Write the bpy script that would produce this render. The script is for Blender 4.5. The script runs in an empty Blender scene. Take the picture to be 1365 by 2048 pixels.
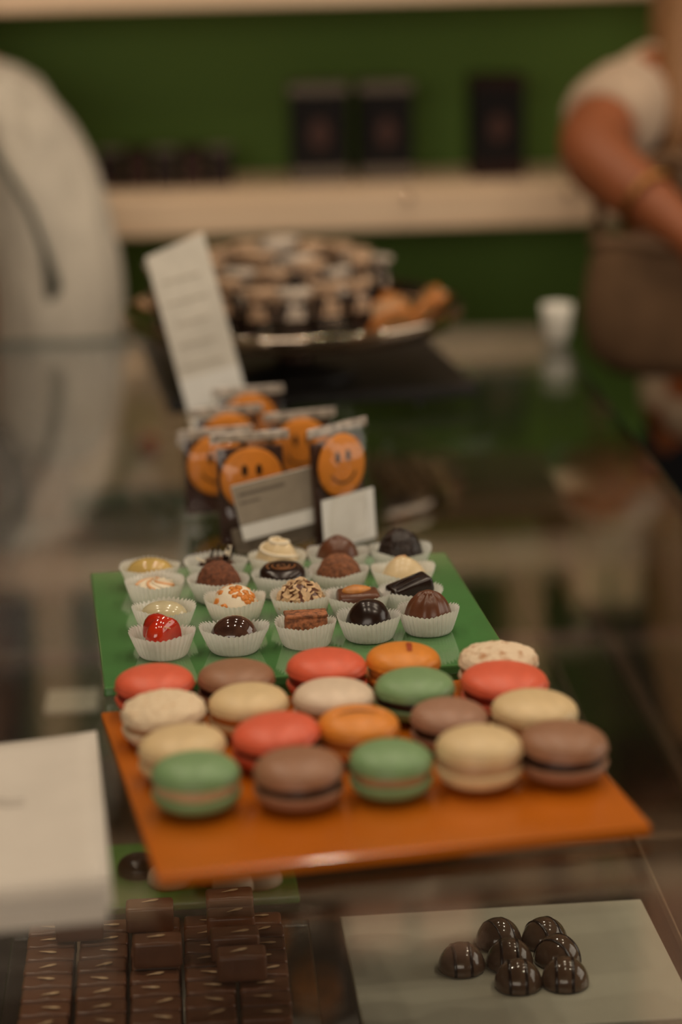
import bpy, bmesh, math, random
from mathutils import Vector, Matrix, noise
random.seed(7)
PI = math.pi
S = bpy.context.scene
COL = S.collection

# ------------------------------------------------------------------ camera
H = .477                                   # lens height above the glass counter (z = 0)
F_PX, PITCH, ROLL = 4835.5, math.radians(15.2), math.radians(1.3)
cam_d = bpy.data.cameras.new('camera'); cam = bpy.data.objects.new('camera', cam_d); COL.objects.link(cam)
cam_d.sensor_fit = 'VERTICAL'; cam_d.sensor_height = 36; cam_d.sensor_width = 24; cam_d.lens = 85
cam_d.clip_start = .01
cam.matrix_world = Matrix.Translation((0, 0, H)) @ Matrix.Rotation(PI/2 - PITCH, 4, 'X') @ Matrix.Rotation(-ROLL, 4, 'Z')
cam_d.dof.use_dof = True; cam_d.dof.focus_distance = 1.49; cam_d.dof.aperture_fstop = 2.7
S.camera = cam

# ------------------------------------------------------------------ world, lamps, exposure
wd = bpy.data.worlds.new('world'); S.world = wd; wd.use_nodes = True
wd.node_tree.nodes['Background'].inputs[0].default_value = (1.0, .80, .60, 1)
wd.node_tree.nodes['Background'].inputs[1].default_value = .03
S.view_settings.view_transform = 'Standard'; S.view_settings.look = 'None'
S.view_settings.gamma = 1; S.view_settings.exposure = -.62; S.view_settings.use_curve_mapping = False
S.cycles.transparent_max_bounces = 24
S.cycles.max_bounces = 10

def area_light(name, loc, target, sx, sy, power, col):
    l = bpy.data.lights.new(name, 'AREA'); l.shape = 'RECTANGLE'; l.size = sx; l.size_y = sy
    l.energy = power; l.color = col
    o = bpy.data.objects.new(name, l); COL.objects.link(o); o.location = loc
    o.rotation_euler = (Vector(target) - Vector(loc)).to_track_quat('-Z', 'Y').to_euler()
    return o
area_light('window_daylight', (2.45, 1.7, .75), (0, 1.4, 0), 1.8, 1.3, 26, (1.0, .90, .76))
area_light('front_fill', (-.6, -2.3, 1.1), (0, 1.6, 0), 2.6, 1.5, 70, (1.0, .87, .72))  # unseen fill light behind the camera, added to brighten the cup fronts
SPOTS = [(x, y, 14) for y in (1.0, 1.7, 2.4) for x in (-.55, .15, .85)]
CEIL = 1.55

# ------------------------------------------------------------------ helpers
def unproj(px, py, z=0.0):
    """a photo pixel (1365x2048) to the point where its ray meets the level z"""
    x = px - 682.5; y = 1024 - py; c, s = math.cos(ROLL), math.sin(ROLL)
    X = c*x + s*y; Y = -s*x + c*y
    dy = F_PX*math.cos(PITCH) + Y*math.sin(PITCH); dz = -F_PX*math.sin(PITCH) + Y*math.cos(PITCH)
    t = (H - z)/-dz
    return X*t, dy*t
def at(px, py, yd):
    """a photo pixel to the point of its ray at the distance yd"""
    x = px - 682.5; y = 1024 - py; c, s = math.cos(ROLL), math.sin(ROLL)
    X = c*x + s*y; Y = -s*x + c*y
    dy = F_PX*math.cos(PITCH) + Y*math.sin(PITCH); dz = -F_PX*math.sin(PITCH) + Y*math.cos(PITCH)
    t = yd/dy
    return Vector((X*t, yd, H + dz*t))

def mat(name, col, rough=.5, spec=.5, var=0, vscale=40, bump=0, bscale=60, metal=0, coat=0, col2=None, sss=0, detail=3, vlo=.35, vhi=.65):
    m = bpy.data.materials.new(name); m.use_nodes = True
    nt = m.node_tree; b = nt.nodes['Principled BSDF']
    b.inputs['Base Color'].default_value = (*col, 1); b.inputs['Roughness'].default_value = rough
    b.inputs['Specular IOR Level'].default_value = spec; b.inputs['Metallic'].default_value = metal
    b.inputs['Coat Weight'].default_value = coat; b.inputs['Coat Roughness'].default_value = .05
    if sss:
        b.inputs['Subsurface Weight'].default_value = sss; b.inputs['Subsurface Radius'].default_value = (.004, .002, .001)
        b.inputs['Subsurface Scale'].default_value = 1
    tc = nt.nodes.new('ShaderNodeTexCoord')
    if var or col2:
        n = nt.nodes.new('ShaderNodeTexNoise'); n.inputs['Scale'].default_value = vscale; n.inputs['Detail'].default_value = detail
        nt.links.new(tc.outputs['Object'], n.inputs['Vector'])
        r = nt.nodes.new('ShaderNodeValToRGB'); r.color_ramp.elements[0].position = vlo; r.color_ramp.elements[1].position = vhi
        c2 = col2 or tuple(min(1, c*(1 + var)) for c in col)
        c1 = col if col2 else tuple(c*(1 - var) for c in col)
        r.color_ramp.elements[0].color = (*c1, 1); r.color_ramp.elements[1].color = (*c2, 1)
        nt.links.new(n.outputs['Fac'], r.inputs['Fac']); nt.links.new(r.outputs['Color'], b.inputs['Base Color'])
    if bump:
        n2 = nt.nodes.new('ShaderNodeTexNoise'); n2.inputs['Scale'].default_value = bscale; n2.inputs['Detail'].default_value = 5
        nt.links.new(tc.outputs['Object'], n2.inputs['Vector'])
        bp = nt.nodes.new('ShaderNodeBump'); bp.inputs['Strength'].default_value = 1; bp.inputs['Distance'].default_value = bump
        nt.links.new(n2.outputs['Fac'], bp.inputs['Height']); nt.links.new(bp.outputs['Normal'], b.inputs['Normal'])
    return m

def clear_mat(name, tint=(.97, .99, .97), rough=0.0, ior=1.5, gain=1.0, wrinkle=0):
    """clear sheet: straight transmission plus a Fresnel reflection on each face"""
    m = bpy.data.materials.new(name); m.use_nodes = True; nt = m.node_tree; nt.nodes.clear()
    out = nt.nodes.new('ShaderNodeOutputMaterial'); mx = nt.nodes.new('ShaderNodeMixShader')
    tr = nt.nodes.new('ShaderNodeBsdfTransparent'); tr.inputs[0].default_value = (*tint, 1)
    gl = nt.nodes.new('ShaderNodeBsdfGlossy'); gl.inputs['Roughness'].default_value = rough
    fr = nt.nodes.new('ShaderNodeFresnel'); ge = nt.nodes.new('ShaderNodeNewGeometry')
    mr = nt.nodes.new('ShaderNodeMapRange')
    mr.inputs['To Min'].default_value = ior; mr.inputs['To Max'].default_value = 1/ior
    nt.links.new(ge.outputs['Backfacing'], mr.inputs['Value']); nt.links.new(mr.outputs[0], fr.inputs['IOR'])
    mu = nt.nodes.new('ShaderNodeMath'); mu.operation = 'MULTIPLY'; mu.inputs[1].default_value = gain; mu.use_clamp = True
    nt.links.new(fr.outputs[0], mu.inputs[0]); nt.links.new(mu.outputs[0], mx.inputs[0])
    nt.links.new(tr.outputs[0], mx.inputs[1]); nt.links.new(gl.outputs[0], mx.inputs[2]); nt.links.new(mx.outputs[0], out.inputs[0])
    if wrinkle:
        tc = nt.nodes.new('ShaderNodeTexCoord'); n = nt.nodes.new('ShaderNodeTexNoise'); n.inputs['Scale'].default_value = 55
        nt.links.new(tc.outputs['Object'], n.inputs['Vector'])
        bp = nt.nodes.new('ShaderNodeBump'); bp.inputs['Distance'].default_value = wrinkle
        nt.links.new(n.outputs['Fac'], bp.inputs['Height']); nt.links.new(bp.outputs['Normal'], gl.inputs['Normal'])
    return m

def wood_mat(name, c1, c2, rough=.45, axis=0):
    m = bpy.data.materials.new(name); m.use_nodes = True; nt = m.node_tree; b = nt.nodes['Principled BSDF']
    b.inputs['Roughness'].default_value = rough
    tc = nt.nodes.new('ShaderNodeTexCoord'); mp = nt.nodes.new('ShaderNodeMapping')
    sc = [30, 30, 30]; sc[axis] = 2; mp.inputs['Scale'].default_value = sc
    n = nt.nodes.new('ShaderNodeTexNoise'); n.inputs['Scale'].default_value = 1.5; n.inputs['Detail'].default_value = 6
    r = nt.nodes.new('ShaderNodeValToRGB'); r.color_ramp.elements[0].position = .3; r.color_ramp.elements[1].position = .7
    r.color_ramp.elements[0].color = (*c1, 1); r.color_ramp.elements[1].color = (*c2, 1)
    nt.links.new(tc.outputs['Object'], mp.inputs[0]); nt.links.new(mp.outputs[0], n.inputs['Vector'])
    nt.links.new(n.outputs['Fac'], r.inputs['Fac']); nt.links.new(r.outputs['Color'], b.inputs['Base Color'])
    return m

def obj(name, bm, m, parent=None, smooth=True, loc=None, rot=None):
    if isinstance(bm, bmesh.types.BMesh):
        bmesh.ops.recalc_face_normals(bm, faces=bm.faces)
        me = bpy.data.meshes.new(name); bm.to_mesh(me); bm.free()
        if smooth:
            for p in me.polygons: p.use_smooth = True
        me.materials.append(m)
    else:
        me = bm
    o = bpy.data.objects.new(name, me); COL.objects.link(o)
    if parent: o.parent = parent
    if loc: o.location = loc
    if rot: o.rotation_euler = rot
    return o
def tag(o, label=None, cat=None, group=None, kind=None):
    if label: o['label'] = label
    if cat: o['category'] = cat
    if group: o['group'] = group
    if kind: o['kind'] = kind
    return o
def thing(name, label, cat, loc=(0, 0, 0), rotz=0, group=None):
    o = bpy.data.objects.new(name, None); COL.objects.link(o); o.empty_display_size = .02
    o.location = loc; o.rotation_euler = (0, 0, rotz)
    return tag(o, label, cat, group)
def copy_tree(o, parent=None):
    c = o.copy(); COL.objects.link(c); c.parent = parent
    for ch in list(o.children): copy_tree(ch, c)
    return c

def BM(): return bmesh.new()
def box(bm, c, s, bevel=0, seg=2, rot=None):
    """box of full size s centred at c"""
    t = bmesh.new(); bmesh.ops.create_cube(t, size=1)
    bmesh.ops.scale(t, vec=s, verts=t.verts)
    if bevel: bmesh.ops.bevel(t, geom=t.edges[:] , offset=bevel, segments=seg, affect='EDGES', profile=.5)
    if rot is not None: bmesh.ops.transform(t, matrix=rot.to_4x4(), verts=t.verts)
    bmesh.ops.translate(t, vec=c, verts=t.verts)
    me = bpy.data.meshes.new('t'); t.to_mesh(me); t.free(); bm.from_mesh(me); bpy.data.meshes.remove(me)
    return bm
def lathe(bm, prof, seg=40, fn=None, sx=1, sy=1):
    """prof: [(r, z)...]; r = 0 closes to a pole. fn(v, ang, i) moves a vertex"""
    rings = []
    for i, (r, z) in enumerate(prof):
        if r < 1e-7: rings.append([bm.verts.new((0, 0, z))])
        else:
            ring = []
            for k in range(seg):
                a = 2*PI*k/seg
                p = Vector((r*math.cos(a)*sx, r*math.sin(a)*sy, z))
                if fn: p = fn(p, a, i)
                ring.append(bm.verts.new(p))
            rings.append(ring)
    for A, B in zip(rings, rings[1:]):
        for k in range(seg):
            k2 = (k+1) % seg
            if len(A) == 1 and len(B) == 1: continue
            if len(A) == 1: bm.faces.new((A[0], B[k2], B[k]))
            elif len(B) == 1: bm.faces.new((A[k], A[k2], B[0]))
            else: bm.faces.new((A[k], A[k2], B[k2], B[k]))
    return bm
def tube(bm, pts, r, seg=8, closed=False, rr=None, flat=1.0):
    pts = [Vector(p) for p in pts]; n = len(pts); rings = []
    up = Vector((0, 0, 1))
    for i, p in enumerate(pts):
        a = pts[i-1] if (i or closed) else pts[i]; b = pts[(i+1) % n] if (i < n-1 or closed) else pts[i]
        t = (b - a).normalized()
        u = up.cross(t)
        if u.length < 1e-3: u = Vector((1, 0, 0)).cross(t)
        u.normalize(); w = t.cross(u)
        rad = rr[i] if rr else r
        rings.append([bm.verts.new(p + rad*(math.cos(2*PI*k/seg)*u + flat*math.sin(2*PI*k/seg)*w)) for k in range(seg)])
    for i in range(n if closed else n-1):
        A, B = rings[i], rings[(i+1) % n]
        for k in range(seg): bm.faces.new((A[k], A[(k+1) % seg], B[(k+1) % seg], B[k]))
    if not closed:
        bm.faces.new(rings[0][::-1]); bm.faces.new(rings[-1])
    return bm
def skin(name, verts, edges, radii, m, parent=None, sub=2, root=0, loc=None):
    """one continuous body surface grown along a skeleton"""
    me = bpy.data.meshes.new(name); me.from_pydata([tuple(v) for v in verts], edges, [])
    me.materials.append(m)
    o = bpy.data.objects.new(name, me); COL.objects.link(o)
    if parent: o.parent = parent
    if loc: o.location = loc
    md = o.modifiers.new('skin', 'SKIN'); md.use_smooth_shade = True; md.branch_smoothing = .6
    lay = me.skin_vertices[0].data
    for i, r in enumerate(radii):
        lay[i].radius = (r, r) if not isinstance(r, tuple) else r
        lay[i].use_root = (i == root)
    s = o.modifiers.new('sub', 'SUBSURF'); s.levels = sub; s.render_levels = sub
    return o

# ------------------------------------------------------------------ materials
M = {}
M['green_wall'] = mat('green_wall_paint', (.115, .205, .036), .6, .2, var=.06, vscale=3, bump=.0004, bscale=90)
M['plaster'] = mat('cream_plaster', (.55, .45, .34), .8, .2, var=.05, vscale=2, bump=.0005, bscale=60)
M['ceiling'] = mat('ceiling_plaster', (.50, .40, .29), .85, .2, var=.04, vscale=2)
M['floor'] = mat('floor_tile', (.05, .035, .025), .45, .4, var=.2, vscale=3)
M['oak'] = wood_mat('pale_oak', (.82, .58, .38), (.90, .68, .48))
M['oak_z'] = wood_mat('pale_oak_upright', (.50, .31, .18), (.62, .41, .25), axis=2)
M['case_dark'] = mat('case_dark_laminate', (.020, .014, .011), .5, .3, var=.15, vscale=8)
M['case_metal'] = mat('brushed_bronze_rail', (.16, .11, .075), .38, .5, metal=.7, var=.1, vscale=50)
M['glass'] = clear_mat('counter_glass', (.985, .985, .975))
M['glass_edge'] = mat('glass_cut_edge', (.006, .040, .022), .12, .5, var=.1)
M['tray_glass'] = clear_mat('tray_glass', (.97, .98, .96))
M['film'] = clear_mat('cellophane', (.97, .96, .94), .06, 1.5, .8, wrinkle=.0022)
M['paper_cup'] = mat('greaseproof_paper', (.92, .90, .85), .7, .2, var=.03, vscale=200)
_nt = M['paper_cup'].node_tree; _tl = _nt.nodes.new('ShaderNodeBsdfTranslucent'); _tl.inputs[0].default_value = (.98, .95, .90, 1)
_mx = _nt.nodes.new('ShaderNodeMixShader'); _mx.inputs[0].default_value = .28
_nt.links.new(_nt.nodes['Principled BSDF'].outputs[0], _mx.inputs[1]); _nt.links.new(_tl.outputs[0], _mx.inputs[2])
_nt.links.new(_mx.outputs[0], _nt.nodes['Material Output'].inputs['Surface'])
M['steel'] = mat('polished_steel', (.60, .48, .37), .06, .5, metal=1)
M['black'] = mat('black_satin', (.008, .006, .006), .35, .4, var=.2)
M['slate'] = mat('black_slate', (.015, .013, .012), .45, .4, var=.3, vscale=30, bump=.0004, bscale=80)

# ------------------------------------------------------------------ counter frame: u to the right, v away, turned 3.1 degrees
YAW = math.radians(3.1)
Rv = Vector((math.cos(YAW), math.sin(YAW), 0)); Dv = Vector((-math.sin(YAW), math.cos(YAW), 0))
def W(u, v, z=0): return u*Rv + v*Dv + Vector((0, 0, z))
def fbox(bm, u0, u1, v0, v1, z0, z1, bevel=0):
    return box(bm, ((u0+u1)/2, (v0+v1)/2, (z0+z1)/2), (u1-u0, v1-v0, z1-z0), bevel)
def frame_obj(name, bm, m, parent=None, smooth=False):
    """mesh whose coordinates are (u, v, z)"""
    o = obj(name, bm, m, parent, smooth)
    if not parent: o.rotation_euler = (0, 0, YAW)
    return o

# ------------------------------------------------------------------ the room
FLOOR = -1.05
V_WALL = 2.99
tag(frame_obj('floor', fbox(BM(), -2.6, 2.8, -2.6, V_WALL+.1, FLOOR-.1, FLOOR), M['floor']), kind='structure')
tag(frame_obj('wall_back', fbox(BM(), -2.6, 2.8, V_WALL, V_WALL+.1, FLOOR, CEIL), M['green_wall']), kind='structure')
tag(frame_obj('wall_left', fbox(BM(), -2.6, -2.5, -2.6, V_WALL, FLOOR, CEIL), M['plaster']), kind='structure')
bm = BM()                                                # right wall with the daylight window
fbox(bm, 2.7, 2.8, -2.6, .6, FLOOR, CEIL); fbox(bm, 2.7, 2.8, 2.75, V_WALL, FLOOR, CEIL)
fbox(bm, 2.7, 2.8, .6, 2.75, FLOOR, 0); fbox(bm, 2.7, 2.8, .6, 2.75, 1.42, CEIL)
tag(frame_obj('wall_right', bm, M['plaster']), kind='structure')
tag(frame_obj('ceiling', fbox(BM(), -2.6, 2.8, -2.6, V_WALL+.1, CEIL, CEIL+.1), M['ceiling']), kind='structure')

M['brown_panel'] = mat('brown_reflection_panel', (.035, .020, .013), .6, .3, var=.1, vscale=5)
tag(frame_obj('reflection_panel', fbox(BM(), -2.5, 2.7, V_WALL-.012, V_WALL-.0005, .359, CEIL-.001), M['brown_panel']), kind='structure')  # unseen panel added to turn the wall's reflection in the glass dark brown
# wall shelves: three oak boards, uprights between the upper two
V_SH = 2.776
def shelf(u0, u1, z0, z1, label):
    o = frame_obj('wall_shelf', fbox(BM(), u0, u1, V_SH, V_WALL if z0 < .5 else V_WALL-.0125, z0, z1, .003), M['oak'])
    return tag(o, label, 'shelf', 'oak wall shelves')
Z1T, Z1B = .102, .057
shelf(-.135, 1.5, Z1B, Z1T, 'thick pale oak shelf on the green wall carrying black gift boxes')
Z2B, Z2T = .313, .358
shelf(-1.6, 1.5, Z2B, Z2T, 'pale oak shelf cut by the top edge of the photograph')
Z3B, Z3T = .74, .78
shelf(-1.6, 1.5, Z3B, Z3T, 'highest oak shelf, seen only mirrored in the counter glass')
for i, u in enumerate((-.62, -.20, .375, .80)):
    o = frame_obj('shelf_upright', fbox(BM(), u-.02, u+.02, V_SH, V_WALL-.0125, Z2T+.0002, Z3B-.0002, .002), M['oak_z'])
    tag(o, ['oak upright far left between the two upper wall shelves', 'oak upright left of centre between the two upper wall shelves',
            'oak upright right of centre between the two upper wall shelves', 'oak upright far right between the two upper wall shelves'][i], 'upright', 'oak shelf uprights')

# ------------------------------------------------------------------ the glass display case
U0, U1, V0, V1 = -.27, .354, .60, 2.47
case = thing('display_case', 'long glass topped display counter holding chocolates on its inner shelf', 'display case', (0, 0, 0), YAW)
GT = .008
frame_obj('glass_top', fbox(BM(), U0, U1, V0, V1, -GT, 0), M['glass'], case)
bm = BM(); e = .0012
fbox(bm, U1, U1+e, V0, V1, -GT, 0); obj('glass_edge', bm, M['glass_edge'], case, False)
bm = BM(); fbox(bm, U0-e, U0, V0, V1, -GT, 0); obj('glass_edge', bm, M['glass_edge'], case, False)
bm = BM(); fbox(bm, U0, U1, V1, V1+e, -GT, 0); obj('glass_edge', bm, M['glass_edge'], case, False)
bm = BM(); fbox(bm, U0, U1, V0-e, V0, -GT, 0); obj('glass_edge', bm, M['glass_edge'], case, False)
ZS = -.183                                               # inner glass shelf
ZB = -.46
for (a, b, c, d) in ((U0, U0+.006, V0, V1), (U1-.006, U1, V0, V1)):
    frame_obj('side_glass', fbox(BM(), a, b, c+.01, d-.01, ZB, -GT-.0005), M['glass'], case)
frame_obj('end_glass', fbox(BM(), U0+.007, U1-.007, V1-.006, V1, ZB, -GT-.0005), M['glass'], case)
frame_obj('end_panel', fbox(BM(), U0+.007, U1-.007, V0, V0+.012, ZB, -GT-.0005), M['case_dark'], case)
frame_obj('inner_shelf', fbox(BM(), U0+.007, U1-.007, V0+.02, V1-.02, ZS-.006, ZS), M['glass'], case)
frame_obj('case_floor', fbox(BM(), U0-.002, U1+.002, V0-.002, V1+.002, ZB-.03, ZB), M['case_dark'], case)
frame_obj('cabinet_base', fbox(BM(), U0, U1, V0, V1, FLOOR+.08, ZB-.03), M['case_dark'], case)
frame_obj('plinth', fbox(BM(), U0+.03, U1-.03, V0+.03, V1-.03, FLOOR, FLOOR+.08), M['black'], case)
for u in (U0+.012, U1-.012):
    frame_obj('shelf_rail', fbox(BM(), u-.005, u+.005, V0+.02, V1-.02, ZS-.018, ZS-.0065, .001), M['case_metal'], case)
frame_obj('shelf_lip', fbox(BM(), .2785, .2798, V0+.02, V1-.02, ZS+.0002, ZS+.008, .0003), mat('clear_lip', (.16, .12, .08), .2, .6), case)
for v in (1.02, 1.56, 2.02):
    frame_obj('shelf_bearer', fbox(BM(), U0+.02, U1-.02, v-.006, v+.006, ZS-.018, ZS-.0065, .001), M['case_metal'], case)

# ------------------------------------------------------------------ plates on the glass
def plate(name, label, centre, w, d, rot, z, th, m, medge, feet=True):
    t = thing(name, label, 'plate', (centre[0], centre[1], 0 if feet else z), rot)
    zz = z if feet else 0
    bm = BM(); box(bm, (0, 0, zz+th/2), (w, d, th), .0012, 2)
    obj('glass_slab', bm, m, t, False)
    if feet:
        for sx in (-1, 1):
            for sy in (-1, 1):
                bm = BM(); lathe(bm, [(0, 0), (.006, 0), (.006, zz), (0, zz)], 14)
                obj('rubber_foot', bm, M['black'], t, False, loc=(sx*(w/2-.02), sy*(d/2-.02), 0))
    return t
M['green_plate'] = mat('green_backed_glass', (.085, .235, .070), .12, .5, coat=.6, var=.08, vscale=14)
M['orange_plate'] = mat('orange_backed_glass', (.50, .125, .006), .24, .4, coat=.12, var=.06, vscale=14)
PZ = .008
plate('glass_plate', 'square green glass plate carrying pralines in white paper cups', (-.0349, 1.4793), .246, .240, math.radians(7.3), .002, .006, M['green_plate'], None)
plate('glass_plate', 'square orange glass plate carrying the rows of macarons', (.0057, 1.2109), .248, .2385, math.radians(11.65), .002, .006, M['orange_plate'], None)

# ------------------------------------------------------------------ macarons
def shell_prof(up=True, R=.0225, h=.0105):
    pts = [(0, h)]
    for k in range(1, 13):
        a = k/12*PI/2
        pts.append((R*math.sin(a)**.82 if k < 12 else R, h*(math.cos(a)**.9 if k < 12 else 0)*.86 + h*.14))
    pts += [(R*.985, h*.05), (R*.93, 0), (0, 0)]
    return pts
def shell_mesh(kind, m, seed=0):
    bm = BM(); rnd = random.Random(seed)
    def fn(p, a, i):
        if kind == 'rough':
            n = noise.noise(p*240 + Vector((seed*9, 0, 0)))*.0007 + noise.noise(p*620 + Vector((0, seed*5, 0)))*.0005
            q = p*(1 + n/.02); q.z = p.z + n*1.1*(1 if p.z > .001 else 0); return q
        n = noise.noise(p*70 + Vector((seed*7, 0, 0)))*.00022
        p = p*(1 + n/.02)
        if kind == 'slit':
            yy = p.y - .0035 - .10*p.x - (p.x*p.x)*-14
            if abs(p.x) < .0155 and p.z > .003: p.z -= .0040*math.exp(-(yy/.0022)**2)*max(0, 1-(p.x/.0158)**4)
        return p
    pr = shell_prof()
    if kind in ('rough', 'slit'):
        fine = []
        for A, B in zip(pr, pr[1:]):
            for k in range(4 if kind == 'slit' else 3): t = k/(4 if kind == 'slit' else 3); fine.append((A[0]+(B[0]-A[0])*t, A[1]+(B[1]-A[1])*t))
        pr = fine + [pr[-1]]; pr[0] = (0, pr[0][1])
    lathe(bm, pr, 120 if kind == 'slit' else 72, fn)
    me = bpy.data.meshes.new('shell'); bmesh.ops.recalc_face_normals(bm, faces=bm.faces); bm.to_mesh(me); bm.free()
    for p in me.polygons: p.use_smooth = True
    me.materials.append(m); return me
def foot_mesh(m, seed=0):
    bm = BM()
    def fn(p, a, i):
        n = noise.noise(Vector((math.cos(a)*7, math.sin(a)*7, p.z*700 + seed*3)))
        n2 = noise.noise(Vector((math.cos(a)*19, math.sin(a)*19, p.z*900 + seed)))
        k = 1 + (n*.022 + n2*.02); return Vector((p.x*k, p.y*k, p.z))
    lathe(bm, [(0, .0), (.0205, 0), (.0226, .0009), (.0229, .002), (.0220, .0031), (0, .0034)], 96, fn)
    me = bpy.data.meshes.new('foot'); bmesh.ops.recalc_face_normals(bm, faces=bm.faces); bm.to_mesh(me); bm.free()
    for p in me.polygons: p.use_smooth = True
    me.materials.append(m); return me
def fill_mesh(m):
    bm = BM()
    lathe(bm, [(0, 0), (.0203, 0), (.0216, .0014), (.0216, .0052), (.0203, .0066), (0, .0066)], 48,
          lambda p, a, i: Vector((p.x*(1+.02*math.sin(5*a+1)), p.y*(1+.02*math.sin(5*a+1)), p.z)))
    me = bpy.data.meshes.new('filling'); bmesh.ops.recalc_face_normals(bm, faces=bm.faces); bm.to_mesh(me); bm.free()
    for p in me.polygons: p.use_smooth = True
    me.materials.append(m); return me
def mm(name, c, v=.05): return mat(name, c, .40, .42, var=v, vscale=160, bump=.00012, bscale=500)
MC = {'coral': mm('coral_shell', (.75, .125, .060)), 'green': mm('pistachio_shell', (.20, .33, .15)), 'cream': mm('cream_shell', (.72, .53, .29)),
      'white': mm('ivory_shell', (.74, .58, .43)), 'brown': mm('chocolate_shell', (.32, .155, .085)), 'orange': mm('orange_shell', (.74, .25, .030)),
      'mauve': mm('mocha_shell', (.36, .185, .115))}
MC['rough'] = mat('coconut_shell', (.78, .62, .43), .75, .2, col2=(.62, .38, .19), vscale=210, vlo=.55, vhi=.78, bump=.0006, bscale=420)
MC['rough2'] = mat('flecked_shell', (.80, .63, .45), .75, .2, col2=(.45, .19, .07), vscale=150, vlo=.52, vhi=.72, bump=.0006, bscale=420)
MF = {'cream': mm('cream_filling', (.55, .36, .20)), 'dark': mm('dark_ganache', (.022, .010, .007)), 'red': mm('red_jam', (.22, .020, .010)),
      'orange': mm('orange_filling', (.50, .16, .03)), 'nut': mm('nut_filling', (.38, .20, .09))}
shells = {}
def get_shell(c):
    if c not in shells:
        k = {'rough': 'rough', 'rough2': 'rough', 'slit': 'slit'}.get(c, 'plain'); m = MC['orange' if c == 'slit' else c]
        shells[c] = (shell_mesh(k, m, len(shells)), foot_mesh(m, len(shells)), shell_mesh('plain' if k == 'slit' else k, m, len(shells)+20))
    return shells[c]
fills = {k: fill_mesh(v) for k, v in MF.items()}
MAC = [  # centre x, top y, colour, filling, width in mm, height in mm, tilt x, tilt y (degrees), label
 (310, 1338, 'coral', 'red', 45, 25, 2, -2, 'coral macaron in the back left corner of the orange plate'),
 (473, 1328, 'brown', 'dark', 44, 25, 2, 1, 'matte brown macaron in the back row between two coral ones'),
 (653, 1305, 'coral', 'red', 46, 27, 0, 0, 'coral macaron in the middle of the back row behind an ivory one'),
 (806, 1293, 'orange', 'orange', 43, 26, 2, 3, 'orange macaron with a red-brown smear on top in the back row'),
 (996, 1292, 'rough2', 'nut', 46, 26, -2, 0, 'rough white macaron flecked with brown in the back right corner'),
 (328, 1393, 'rough', 'nut', 46, 26, 5, -5, 'crusty off-white macaron in front of the back left coral one'),
 (497, 1376, 'cream', 'orange', 44, 26, 3, -1, 'cream macaron in the second row in front of the brown one'),
 (667, 1366, 'white', 'cream', 45, 25, 2, 0, 'smooth ivory macaron in the second row before the middle coral one'),
 (829, 1345, 'green', 'dark', 45, 26, 3, 0, 'pale green macaron in the second row before the orange smeared one'),
 (1008, 1335, 'coral', 'red', 49, 25, 4, 4, 'coral macaron in the right-hand column below the flecked white one'),
 (365, 1460, 'cream', 'cream', 46, 26, 3, -7, 'cream macaron right behind the front left green one'),
 (552, 1438, 'coral', 'dark', 47, 26, 8, -7, 'tilted coral macaron in the third row from the back'),
 (716, 1421, 'slit', 'orange', 44, 26, 3, 2, 'orange macaron with a crescent slit across its top'),
 (898, 1406, 'mauve', 'dark', 42, 25, 4, 5, 'small mocha brown macaron in the third row behind a cream one'),
 (1068, 1390, 'cream', 'cream', 47, 26, 4, 3, 'wide cream macaron behind the front right brown one'),
 (392, 1512, 'green', 'cream', 45, 28, -2, -1, 'green macaron with beige filling in the front left corner'),
 (597, 1506, 'brown', 'dark', 46, 27, 4, -2, 'brown macaron second from the left in the front row'),
 (781, 1488, 'green', 'nut', 43, 27, 2, 1, 'green macaron in the middle of the front row'),
 (957, 1459, 'cream', 'cream', 45, 30, 0, 1, 'tall beige macaron second from the right in the front row'),
 (1126, 1453, 'brown', 'dark', 46, 28, 3, 5, 'dark brown macaron with thick dark filling at the right front corner'),
]
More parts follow.
